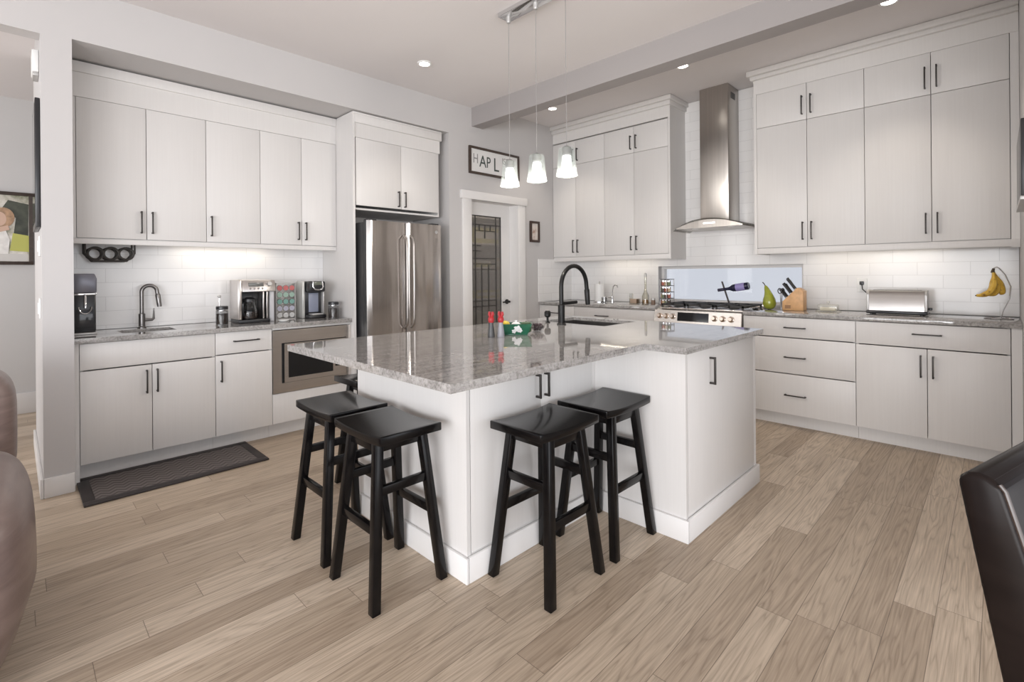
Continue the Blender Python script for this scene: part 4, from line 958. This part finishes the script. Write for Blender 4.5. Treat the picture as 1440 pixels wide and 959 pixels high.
# ------------------------------------------------------------------ range wall counter items
Zr = 0.9183
t = thing('paper_towel', 'white paper towel roll on a holder in the corner counter', 'paper towel', (4.72, 3.26, Zr))
MB().lathe([(0, 0), (0.07, 0), (0.07, 0.008), (0.008, 0.01), (0.008, 0.225), (0.012, 0.232), (0, 0.238)]).build('holder', CHROME, t, True)
MB().lathe([(0.010, 0.011), (0.054, 0.011), (0.054, 0.205), (0.010, 0.205)]).build('roll', WHITEPL, t, True)
t = thing('faucet', 'small chrome filter faucet beside the paper towel roll', 'faucet', (4.74, 3.10, Zr))
MB().lathe([(0, 0), (0.024, 0), (0.024, 0.004), (0.013, 0.008), (0.012, 0.07), (0.008, 0.08), (0, 0.08)]).build('base', CHROME, t, True)
m = MB(); m.tube([(0, 0, 0.07), (0, -0.004, 0.14), (0, -0.015, 0.18), (0, -0.038, 0.198), (0, -0.062, 0.19), (0, -0.070, 0.165)], 0.007, 10); m.build('spout', CHROME, t, True)
m = MB(); m.tube([(0, 0.01, 0.055), (-0.01, 0.055, 0.058), (-0.01, 0.075, 0.066)], 0.006, 10); m.build('lever', CHROME, t, True)
t = thing('glass_cup', 'small clear cup beside the chrome filter faucet', 'cup', (4.66, 3.155, Zr))
MB().lathe([(0, 0), (0.028, 0), (0.032, 0.06), (0.030, 0.06), (0.026, 0.004), (0, 0.004)]).build('cup_body', thin_glass('cup_glass', (0.8, 0.8, 0.8), 0.1), t, True)
MB().lathe([(0.0305, 0.056), (0.0335, 0.056), (0.0335, 0.061), (0.0305, 0.061)]).build('rim_band', CHROME, t, True)
t = thing('oil_bottle', 'tall clear oil bottle with a grey pourer by the spice tower', 'bottle', (4.72, 2.675, Zr))
BG = thin_glass('oil_bottle_glass', (0.93, 0.92, 0.88), 0.05)
MB().lathe([(0, 0), (0.036, 0), (0.038, 0.01), (0.038, 0.085), (0.020, 0.125), (0.0135, 0.16), (0.0125, 0.285), (0.010, 0.285), (0.010, 0.16), (0.034, 0.085), (0.034, 0.004), (0, 0.004)]).build('glass_body', BG, t, True)
MB().lathe([(0, 0.006), (0.033, 0.006), (0.033, 0.045), (0, 0.045)]).build('oil', plain('amber_oil', (0.34, 0.20, 0.09), 0.15), t, True)
MB().lathe([(0, 0.2855), (0.0145, 0.2855), (0.0145, 0.315), (0.008, 0.33), (0, 0.33)]).build('pourer', GREYPL, t, True)
t = thing('butter_tray', 'small clear tray with an amber block next to the oil bottle', 'tray', (4.68, 2.78, Zr))
m = MB(); m.box(-0.04, 0.04, -0.045, 0.045, 0, 0.004); m.box(-0.04, 0.04, 0.042, 0.045, 0.004, 0.11); m.box(-0.04, 0.04, -0.045, -0.042, 0.004, 0.055); m.build('tray', BG, t, True)
MB().box(-0.032, 0.032, -0.040, 0.040, 0.0045, 0.052, 0.004).build('block', plain('amber_block', (0.42, 0.31, 0.23), 0.4), t, True)
t = thing('spice_jar', 'single small spice jar standing beside the oil bottle', 'jar', (4.70, 2.575, Zr))
MB().lathe([(0, 0), (0.021, 0), (0.021, 0.045), (0, 0.045)]).build('jar_body', plain('brown_spice', (0.20, 0.13, 0.09), 0.4), t, True); MB().lathe([(0, 0.0455), (0.022, 0.0455), (0.022, 0.064), (0, 0.066)]).build('lid', GREYPL, t, True)

tw = thing('spice_rack', 'round tower rack of spice jars left of the window', 'rack', (4.75, 2.445, Zr))
m = MB(); 
for z in (0.0, 0.065, 0.130, 0.195, 0.260): m.lathe([(0, z), (0.074, z), (0.074, z + 0.005), (0, z + 0.005)], seg=32)
m.build('tray', BLKPL, tw, True)
m = MB(); m.box(-0.018, 0.018, -0.018, 0.018, 0.005, 0.26)
for q in range(4): m.cyl((0.068 * math.cos(q * PI / 2 + 0.4), 0.068 * math.sin(q * PI / 2 + 0.4), 0.004), (0.068 * math.cos(q * PI / 2 + 0.4), 0.068 * math.sin(q * PI / 2 + 0.4), 0.262), 0.004, seg=8)
m.build('post', GUN, tw, True)
SPC = [('red', (0.40, 0.11, 0.07)), ('tan', (0.50, 0.38, 0.24)), ('green', (0.16, 0.19, 0.10)), ('dark', (0.09, 0.06, 0.05))]
TIER = ['bottom tier', 'second tier', 'third tier', 'top tier']
for k in range(4):
    for q in range(4):
        a = PI * 0.62 + q * PI / 4.4; cn, cc = SPC[(k + q) % 4]
        s = thing('spice_jar', '%s spice jar in the %s of the round tower rack' % (cn, TIER[k]), 'jar', (4.75 + 0.045 * math.cos(a), 2.445 + 0.045 * math.sin(a), Zr + 0.0052 + 0.065 * k), 'spice jars in the tower rack')
        MB().lathe([(0, 0), (0.0165, 0), (0.0165, 0.036), (0, 0.036)], seg=16).build('jar_body', plain('spice_' + cn, cc, 0.3), s, True); MB().lathe([(0, 0.0362), (0.0165, 0.0362), (0.0165, 0.050), (0, 0.052)], seg=16).build('lid', CHROME, s, True)

# balancing bottle on the window sill
t = thing('bottle_holder', 'slanted dark board holder balancing a bottle on the window sill', 'bottle holder', (5.013, 1.945, 0.932))
dirb = Vector((0, 0.075, 0.235)).normalized()
m = MB(); hp = lambda s: Vector((0, -0.035, 0)) + dirb * s
m.prism([hp(0.0) + Vector((-0.011, 0.0, 0.0)), hp(0.0) + Vector((0.011, 0, 0)), hp(0.235) + Vector((0.011, 0, 0)), hp(0.235) + Vector((-0.011, 0, 0))], (0, 0.010, 0)); m.build('board', WALNUT, t, True)
bt = thing('wine_bottle', 'dark bottle with a violet label balanced in the slanted holder', 'bottle', (5.013, 1.995, 1.072))
ax = Vector((0, -0.275, 0.045)).normalized()
m = MB(); m.lathe([(0, -0.03), (0.0145, -0.03), (0.0145, 0.065), (0.018, 0.085), (0.034, 0.115), (0.0365, 0.14), (0.0365, 0.262), (0.030, 0.27), (0, 0.266)], (0, 0, 0), ax); m.build('glass_body', plain('dark_bottle_glass', (0.02, 0.02, 0.05), 0.08), bt, True)
MB().lathe([(0.0368, 0.15), (0.0372, 0.15), (0.0372, 0.235), (0.0368, 0.235)], (0, 0, 0), ax).build('label_band', plain('violet_label', (0.36, 0.31, 0.62), 0.4), bt, True)
MB().lathe([(0, -0.032), (0.0155, -0.032), (0.0155, 0.03), (0.0147, 0.03)], (0, 0, 0), ax).build('capsule', plain('bottle_capsule', (0.05, 0.045, 0.08), 0.3), bt, True)

t = thing('pear_ornament', 'large green ceramic pear on the counter by the knife block', 'ornament', (4.72, 1.455, Zr))
MB().tube([(0, 0, 0.0), (0, 0, 0.004), (0, 0, 0.02), (0, 0, 0.05), (0, 0.002, 0.085), (0, 0.006, 0.12), (0, 0.014, 0.155), (0, 0.024, 0.185), (0, 0.031, 0.203), (0, 0.034, 0.210)], [0.012, 0.030, 0.046, 0.055, 0.051, 0.038, 0.026, 0.018, 0.011, 0.003], 28).build('body', plain('green_glaze', (0.30, 0.33, 0.035), 0.12, var=0.15, vscale=14, coat=0.5), t, True)
m = MB(); m.tube([(0, 0.032, 0.203), (0, 0.042, 0.224), (0, 0.056, 0.238)], [0.005, 0.004, 0.005], 8); m.build('stem', WALNUT, t, True)
t = thing('spoon_rest', 'small black spoon rest between range and green pear', 'spoon rest', (4.55, 1.515, Zr))
MB().lathe([(0, 0.002), (0.020, 0), (0.032, 0.012), (0.030, 0.013), (0.018, 0.005), (0, 0.005)]).build('bowl', BLKPL, t, True); MB().tube([(0.02, 0.005, 0.012), (0.05, 0.012, 0.016), (0.09, 0.018, 0.014)], [0.007, 0.006, 0.007], 8).build('handle_rest', BLKPL, t, True)

# knife block and knives
kb = thing('knife_block', 'light wood knife block full of black handled knives', 'knife block', (4.72, 1.255, Zr))
m = MB(); m.prism([(-0.055, -0.080, 0), (-0.055, 0.080, 0), (-0.055, 0.080, 0.075), (-0.055, -0.035, 0.195), (-0.055, -0.080, 0.165)], (0.11, 0, 0), 0.003); m.build('block', WOODL, kb, True)
m = MB(); m.box(-0.0562, -0.0550, 0.015, 0.060, 0.015, 0.045); m.build('stamp', plain('burnt_stamp', (0.30, 0.16, 0.07), 0.5), kb, True)
sd = Vector((0, -0.115, 0.120)).normalized(); nd = Vector((0, 0.120, 0.115)).normalized()
KN = [(-0.036, 0.85, 0.11), (-0.010, 0.85, 0.12), (0.020, 0.82, 0.10), (-0.036, 0.55, 0.105), (-0.008, 0.55, 0.11), (0.022, 0.55, 0.10), (-0.036, 0.25, 0.09), (-0.008, 0.25, 0.09), (0.022, 0.25, 0.085)]
for i, (kx, kk, ln_) in enumerate(KN):
    p = Vector((4.72 + kx, 1.255 + 0.080 - 0.115 * kk, Zr + 0.075 + 0.120 * kk)) + nd * 0.001
    rown = ('top row', 'middle row', 'bottom row')[i // 3]; coln = ('nearest the room', 'in the middle', 'nearest the wall')[i % 3]
    k = thing('kitchen_knife', 'black handled knife in the %s of the knife block, %s' % (rown, coln), 'knife', p, 'knives in the wooden block')
    dn = (nd + Vector((0, 0.0, 0.35))).normalized()
    m = MB(); m.tube([dn * 0.006, dn * 0.02, dn * (ln_ * 0.6), dn * ln_], [0.008, 0.009, 0.0085, 0.0105], 10); m.build('handle', BLKPL, k, True)
    m = MB(); m.tube([dn * 0.0, dn * 0.0062], 0.0085, 10); m.build('bolster', CHROME, k, True)
t = thing('kitchen_shears', 'black kitchen shears sticking up from the knife block side', 'shears', (4.672, 1.345, Zr))
m = MB(); 
for s in (-1, 1): m.tube([(0.0, 0.012 * s + 0.014 * math.cos(a), 0.165 + 0.022 * math.sin(a)) for a in [2 * PI * i / 16 for i in range(16)]], 0.004, 8, True)
m.build('handle', BLKPL, t, True); m = MB(); m.prism([(-0.003, -0.012, 0.145), (-0.003, 0.012, 0.145), (-0.003, 0.003, 0.0), (-0.003, -0.003, 0.0)], (0.006, 0, 0)); m.build('blade', CHROME, t, True)

t = thing('butter_dish', 'clear glass butter dish with a knob lid on the counter', 'dish', (4.72, 1.005, Zr))
m = MB(); m.box(-0.045, 0.045, -0.085, 0.085, 0, 0.008, 0.003); m.build('plate', BG, t, True)
m = MB(); m.box(-0.036, 0.036, -0.070, 0.070, 0.0085, 0.060, 0.008); m.lathe([(0, 0.0601), (0.005, 0.0601), (0.004, 0.068), (0.011, 0.076), (0.009, 0.086), (0, 0.088)]); m.build('lid', thin_glass('frosted_lid', (0.95, 0.95, 0.93), 0.06, 0.05, 0.25, (0.8, 0.79, 0.76)), t, True)
m = MB(); m.box(-0.025, 0.025, -0.055, 0.055, 0.0088, 0.035, 0.003); m.build('butter', plain('butter_yellow', (0.75, 0.68, 0.50), 0.5), t, True)

# toaster
t = thing('toaster', 'long slot stainless toaster with a black base', 'toaster', (4.72, 0.555, Zr))
TST = mat_steel('toaster_steel', (0.40, 0.38, 0.365), 0.3, 0.08, 'y')
MB().box(-0.075, 0.075, -0.185, 0.185, 0.006, 0.030, 0.008).build('base', BLKPL, t, True)
m = MB(); pr = [(-0.070, 0.0305), (-0.066, 0.150), (-0.052, 0.176), (-0.03, 0.184), (0.03, 0.184), (0.052, 0.176), (0.066, 0.150), (0.070, 0.0305)]
m.prism([(x, -0.165, z) for x, z in pr], (0, 0.33, 0)); m.build('shell', TST, t, True)
m = MB(); pr2 = [(x * 1.03, z + (0.002 if z > 0.1 else 0)) for x, z in pr]
m.prism([(x, -0.182, z) for x, z in pr2], (0, 0.0165, 0), 0.003); m.prism([(x, 0.1655, z) for x, z in pr2], (0, 0.0165, 0), 0.003); m.build('end_cap', GREYPL, t, True)
m = MB(); m.box(-0.013, 0.013, -0.145, 0.145, 0.1835, 0.1855); m.build('slot', BLKPL, t, True)
m = MB(); m.box(-0.02, 0.02, -0.205, -0.1825, 0.040, 0.058, 0.004); m.build('lever', BLKPL, t, True)
m = MB()
for x in (-0.055, 0.055):
    for y in (-0.15, 0.15): m.lathe([(0, 0), (0.012, 0), (0.012, 0.0065), (0, 0.0065)], (x, y, 0), seg=14)
m.build('foot', BLKPL, t, True)

t = thing('wall_outlet', 'white wall outlet with a dark plug above the toaster', 'outlet', (XRW - 0.010, 0.815, 1.13)); xw = XRW - 0.0102
MB().box(xw - 0.005, xw, 0.780, 0.850, 1.075, 1.190, 0.002).build('wall_plate', WHITEPL, t)
m = MB(); m.box(xw - 0.034, xw - 0.0052, 0.800, 0.828, 1.135, 1.165, 0.004); m.tube([(xw - 0.030, 0.812, 1.14), (xw - 0.045, 0.805, 1.10), (xw - 0.03, 0.77, 1.06), (4.86, 0.735, 1.0), (4.845, 0.70, 0.945), (4.815, 0.66, 0.935)], 0.004, 8); m.build('plug_and_cord', BLKPL, t)

# banana stand
t = thing('banana_stand', 'curved chrome wire banana stand at the end of the counter', 'stand', (4.70, 0.005, Zr))
m = MB(); m.tube([(0.060 * math.cos(a), 0.072 * math.sin(a), 0.0042) for a in [2 * PI * i / 28 for i in range(28)]], 0.004, 8, True); m.build('base_ring', CHROME, t, True)
m = MB()
for s in (-1, 1): m.tube([(s * 0.012, -0.01, 0.004), (s * 0.013, -0.022, 0.06), (s * 0.012, -0.052, 0.14), (s * 0.010, -0.058, 0.22), (s * 0.006, -0.032, 0.30), (s * 0.003, -0.002, 0.345), (s * 0.002, 0.010, 0.352)], 0.0035, 8)
m.tube([(-0.06, -0.010, 0.0042), (0.06, -0.010, 0.0042)], 0.0035, 8); m.tube([(0, 0.008, 0.352), (0, 0.022, 0.345), (0, 0.026, 0.330)], 0.004, 8); m.build('curved_upright', CHROME, t, True)
bb = thing('banana_bunch', 'bunch of ripe yellow bananas hanging on the wire stand', 'bananas', (4.70, 0.030, Zr + 0.325))
def mat_banana():
    t = NT('banana_skin'); n = t.noise(t.coord((1, 1, 1)), 40, 3); t.ln(t.ramp(n, [(0.30, (0.26, 0.13, 0.03)), (0.42, (0.66, 0.40, 0.05)), (0.7, (0.72, 0.47, 0.08))]), t.b.inputs['Base Color']); t.b.inputs['Roughness'].default_value = 0.4; return t.m
BAN = mat_banana(); TIPM = plain('banana_tip', (0.06, 0.04, 0.02), 0.6)
for i, (dx, sw, ln_, bg_) in enumerate(((-0.030, 0.080, 0.185, 0.055), (-0.008, 0.030, 0.165, 0.020), (0.018, 0.050, 0.180, 0.085), (0.036, 0.015, 0.170, 0.105))):
    P_ = []; Rr = []
    for q in range(15):
        u = q / 14; th = 0.15 + 1.75 * u
        y = 0.005 - bg_ * math.sin(min(th, PI)) * 0.55 + sw * u * u * 1.35; z = -0.01 - ln_ * math.sin(u * 1.40) * 0.98 + 0.02 * u * u
        P_.append(Vector((dx * (0.35 + u * 0.9 if u < 0.5 else 0.8), y, z))); Rr.append(0.0055 + 0.0125 * min(1, max(0, (u - 0.10) / 0.22)) * (1 if u < 0.8 else max(0.25, 1 - (u - 0.8) / 0.22)))
    m = MB(); m.tube(P_, Rr, 8); o = m.build('banana', BAN, bb, True)
    m = MB(); m.tube([P_[-1] - (P_[-2] - P_[-1]) * -0.1, P_[-1] + (P_[-1] - P_[-2]) * 0.45], [0.0045, 0.0035], 8); m.build('tip', TIPM, o, True)
MB().tube([(0, 0.003, -0.012), (0, 0.002, 0.004), (0, -0.002, 0.018)], [0.012, 0.009, 0.007], 10).build('crown_stem', TIPM, bb, True)

# ------------------------------------------------------------------ on the island
Zi = 0.9143
def shaker(x, y, body, label):
    t = thing('shaker', label, 'shaker', (x, y, Zi))
    MB().lathe([(0, 0), (0.019, 0), (0.0195, 0.006), (0.017, 0.035), (0.0125, 0.066), (0.012, 0.078), (0, 0.078)]).build('body', body, t, True)
    m = MB(); m.lathe([(0, 0.0782), (0.013, 0.0782), (0.017, 0.092), (0.0155, 0.103), (0.010, 0.110), (0, 0.111)]); m.build('red_cap', RED, t, True)
    m = MB()
    for s in (-1, 1): m.tube([(0, 0.006 * s, 0.108), (0, 0.013 * s, 0.122), (0, 0.011 * s, 0.136)], [0.0075, 0.0085, 0.006], 8)
    m.build('petals', RED, t, True)
RED = plain('red_plastic', (0.42, 0.020, 0.026), 0.35)
shaker(1.800, 1.940, plain('charcoal_shaker', (0.05, 0.05, 0.052), 0.35), 'dark grey shaker with a red flower shaped cap on the island')
shaker(1.838, 1.905, plain('grey_shaker', (0.30, 0.30, 0.33), 0.35), 'lighter grey shaker with a red cap next to the green dish')
t = thing('serving_dish', 'green rectangular dish with a white flower pattern on the island', 'dish', (1.975, 1.925, Zi), None, -PI / 4)
GRN = plain('green_ceramic', (0.016, 0.115, 0.062), 0.2, var=0.25, vscale=25, coat=0.4)
m = MB()
def ringpts(hx_, hy_, z): return [Vector((sx * hx_, sy * hy_, z)) for sx, sy in ((-1, -1), (1, -1), (1, 1), (-1, 1))]
m.prism(ringpts(0.064, 0.036, 0), (0, 0, 0.006), 0.002)
lo, hi, li, hi2 = ringpts(0.064, 0.036, 0.004), ringpts(0.088, 0.058, 0.062), ringpts(0.060, 0.032, 0.006), ringpts(0.083, 0.053, 0.062)
for a, b2 in ((lo, hi), (li, hi2)):
    for i in range(4):
        vsx = [m.bm.verts.new(p) for p in (a[i], a[(i + 1) % 4], b2[(i + 1) % 4], b2[i])]; m.bm.faces.new(vsx)
for i in range(4):
    vsx = [m.bm.verts.new(p) for p in (hi[i], hi[(i + 1) % 4], hi2[(i + 1) % 4], hi2[i])]; m.bm.faces.new(vsx)
m.build('dish_body', GRN, t, True)
m = MB()
def on_front(u, v): return Vector((0.064 * (2 * u - 1) * (1 + 0.375 * v), -0.036 - 0.022 * v - 0.0012, 0.004 + 0.058 * v))
for cu, cvv, r in ((0.55, 0.55, 0.30), (0.42, 0.3, 0.2), (0.66, 0.35, 0.18)):
    c0 = [on_front(cu + 0.42 * r * math.cos(2 * PI * i / 14) * (1 + 0.25 * math.cos(5 * 2 * PI * i / 14)), cvv + r * math.sin(2 * PI * i / 14) * (1 + 0.25 * math.cos(5 * 2 * PI * i / 14))) for i in range(14)]
    m.prism(c0, (0, 0.0009, -0.0003))
m.build('flower_pattern', WHITEPL, t, True)
def pick(nm, lab, cat, p, rz, size, mat):
    q = thing(nm, lab, cat, p, None, rz); m = MB(); m.sell((0, 0, size[2]), size, 0.6, 0.6, 18, 10); m.build('body', mat, q, True); return q
q = pick('lemon', 'yellow lemon at the shaker end of the green dish', 'lemon', (1.932, 1.968, Zi + 0.008), 0.3, (0.026, 0.024, 0.033), plain('lemon_yellow', (0.72, 0.52, 0.05), 0.4)); MB().tube([(0, 0, 0.064), (0, 0, 0.070)], [0.006, 0.003], 8).build('tip', plain('lemon_yellow', (0.72, 0.52, 0.05), 0.4), q, True)
q = pick('wrapped_snack', 'white wrapped snack in the middle of the green dish', 'snack', (1.975, 1.925, Zi + 0.008), 0.5, (0.024, 0.026, 0.030), WHITEPL); MB().tube([(0, 0, 0.058), (0.004, 0.002, 0.068)], [0.004, 0.008], 8).build('twist', WHITEPL, q, True)
q = pick('avocado', 'dark green avocado at the faucet end of the green dish', 'avocado', (2.015, 1.885, Zi + 0.008), -0.4, (0.030, 0.024, 0.031), plain('avocado_green', (0.05, 0.09, 0.04), 0.5)); MB().tube([(0, 0, 0.060), (0, 0, 0.066)], [0.004, 0.003], 8).build('stem', WALNUT, q, True)
t = thing('glass_bowl', 'small clear bowl of dark berries on the island by the faucet', 'bowl', (2.165, 1.935, Zi))
MB().lathe([(0, 0), (0.025, 0), (0.045, 0.022), (0.058, 0.060), (0.060, 0.062), (0.056, 0.060), (0.043, 0.024), (0.022, 0.004), (0, 0.004)]).build('bowl_body', thin_glass('bowl_glass', (0.93, 0.93, 0.93), 0.03, 0.02, fw=0.25), t, True)
bs = None; BER = plain('dark_berry', (0.035, 0.012, 0.022), 0.3)
for i in range(22):
    a = i * 2.4
    if i < 5: r, z = (0.0 if i == 0 else 0.019), 0.0145
    elif i < 13: r, z = 0.030, 0.026 + 0.001 * (i % 2)
    else: r, z = (0.0 if i == 13 else 0.008 + 0.0028 * (i - 13)), 0.036 + 0.001 * (i % 3)
    if 1 <= i < 5: a = i * PI / 2
    elif 5 <= i < 13: a = (i - 5) * PI / 4
    p = (2.165 + r * math.cos(a), 1.935 + r * math.sin(a), Zi + z)
    if bs is None:
        bm_ = MB(); bm_.sell((0, 0, 0), (0.0095, 0.0095, 0.009), 1, 1, 14, 8); bs = bm_.build('berry', BER, None); bs.location = p
        tag(bs, 'dark purple berry in the small clear bowl', 'berry', 'berries in the clear bowl')
    else: copy_tree(bs, p)

# ------------------------------------------------------------------ floor mat, sofa, dining chair
fmx = thing('floor_mat', 'dark bordered runner mat in front of the small sink', 'mat', (0.74, 3.79, 0))
def mat_weave():
    t = NT('woven_mat_field'); tc = t.add('ShaderNodeTexCoord'); sp = t.add('ShaderNodeSeparateXYZ'); t.ln(tc.outputs['Object'], sp.inputs[0])
    zz = t.math('ABSOLUTE', t.math('SUBTRACT', t.math('FRACT', t.math('MULTIPLY', sp.outputs[0], 14.0)), 0.5))
    w_ = t.math('FRACT', t.math('ADD', t.math('MULTIPLY', sp.outputs[1], 22.0), t.math('MULTIPLY', zz, 1.6)))
    e = t.math('ABSOLUTE', t.math('SUBTRACT', w_, 0.5))
    c = t.ramp(e, [(0.12, (0.060, 0.048, 0.045)), (0.3, (0.15, 0.132, 0.125))]); t.ln(c, t.b.inputs['Base Color']); t.b.inputs['Roughness'].default_value = 0.6
    t.bump(e, 0.4, 0.004); return t.m
mx0, mx1, my0, my1, bw = 0.262, 1.218, 3.54, 4.036, 0.055
m = MB(); m.box(mx0, mx1, my0, my0 + bw, 0.0005, 0.013, 0.004); m.box(mx0, mx1, my1 - bw, my1, 0.0005, 0.013, 0.004); m.box(mx0, mx0 + bw, my0 + bw, my1 - bw, 0.0005, 0.013, 0.004); m.box(mx1 - bw, mx1, my0 + bw, my1 - bw, 0.0005, 0.013, 0.004)
m.build('border', plain('dark_mat_border', (0.028, 0.022, 0.022), 0.5), fmx)
MB().box(mx0 + bw, mx1 - bw, my0 + bw, my1 - bw, 0.0005, 0.0115).build('woven_field', mat_weave(), fmx)

sf = thing('sofa', 'overstuffed brown leather sofa arm and back at the opening', 'sofa', (-0.95, 2.6, 0))
def puff(p):
    k = max(0.0, -p.z) / 0.30
    return Vector((p.x * (1 - 0.30 * k) - 0.02 * k, p.y * (1 - 0.05 * k), p.z))
m = MB(); m.sell((-0.155, 2.38, 0.325), (0.205, 0.48, 0.31), 0.55, 0.6, 48, 32, puff); m.build('armrest', SOFA, sf)
m = MB(); m.sell((-1.80, 2.38, 0.325), (0.205, 0.48, 0.31), 0.55, 0.6, 48, 32, puff); m.build('armrest', SOFA, sf)
m = MB(); m.box(-1.62, -0.33, 2.02, 3.25, 0.06, 0.34, 0.04, 4); m.build('base', SOFA, sf)
for x in (-1.30, -0.66): m = MB(); m.sell((x, 2.38, 0.42), (0.32, 0.42, 0.11), 0.4, 0.3); m.build('seat_cushion', SOFA, sf)
for x, w_ in ((-1.42, 0.42), (-0.42, 0.43)):
    m = MB(); m.sell((x, 3.12, 0.60), (w_, 0.20, 0.29), 0.45, 0.4, 48, 28, lambda p: Vector((p.x, p.y - 0.10 * (p.z < 0) * p.z, p.z))); m.build('back_cushion', SOFA, sf)
m = MB()
for x in (-1.70, -0.25):
    for y in (2.15, 3.10): m.cyl((x, y, 0), (x, y, 0.09), 0.025, 0.03, 14)
m.build('foot', WALNUT, sf)

ch = thing('dining_chair', 'dark brown leather dining chair back at the edge of the room', 'chair', (0.89, 0.045, 0), None, math.radians(-15))
Zt = 0.985; CW = 0.47
def rear(z):
    d = Zt - z; return -0.175 * d - 0.05 * max(0, d - 0.28)
prof = []
for i in range(13):
    z = Zt - 0.012 - (Zt - 0.47) * i / 12; prof.append((rear(z), z))
frontp = [(rear(z) - 0.046 - 0.05 * min(1, (Zt - z) / 0.5), z) for z in [Zt - 0.012 - (Zt - 0.47) * i / 12 for i in range(13)]]
tops = [(-0.006, Zt - 0.003), (-0.017, Zt + 0.004), (-0.033, Zt + 0.003), (-0.044, Zt - 0.005)]
poly = prof[::-1] + tops + frontp
m = MB(); m.prism([(0, y, z) for y, z in poly], (CW, 0, 0), 0.007); bk = m.build('backrest', CHAIRL, ch, True, 50)
m = MB(); m.tube([(0.004, y, z) for y, z in ([tops[-1]] + frontp)], 0.0028, 8); m.build('piping', plain('chair_piping', (0.05, 0.035, 0.03), 0.3), bk, True)
m = MB(); m.box(0.0, CW, -0.60, rear(0.46) - 0.085, 0.40, 0.50, 0.02, 3); m.build('seat', CHAIRL, ch, True)
m = MB(); m.box(0.01, CW - 0.01, -0.59, rear(0.40) - 0.02, 0.34, 0.3995, 0.004); m.build('apron', CHAIRL, ch, True)
for x in (0.03, CW - 0.03):
    for y in (-0.56, rear(0.40) - 0.05):
        m = MB(); m.prism([(x - 0.022, y - 0.022, 0.3395), (x + 0.022, y - 0.022, 0.3395), (x + 0.022, y + 0.022, 0.3395), (x - 0.022, y + 0.022, 0.3395)], (0, 0.03 if y > -0.3 else -0.01, -0.3395), 0.003); m.build('leg', WALNUT, ch, True)
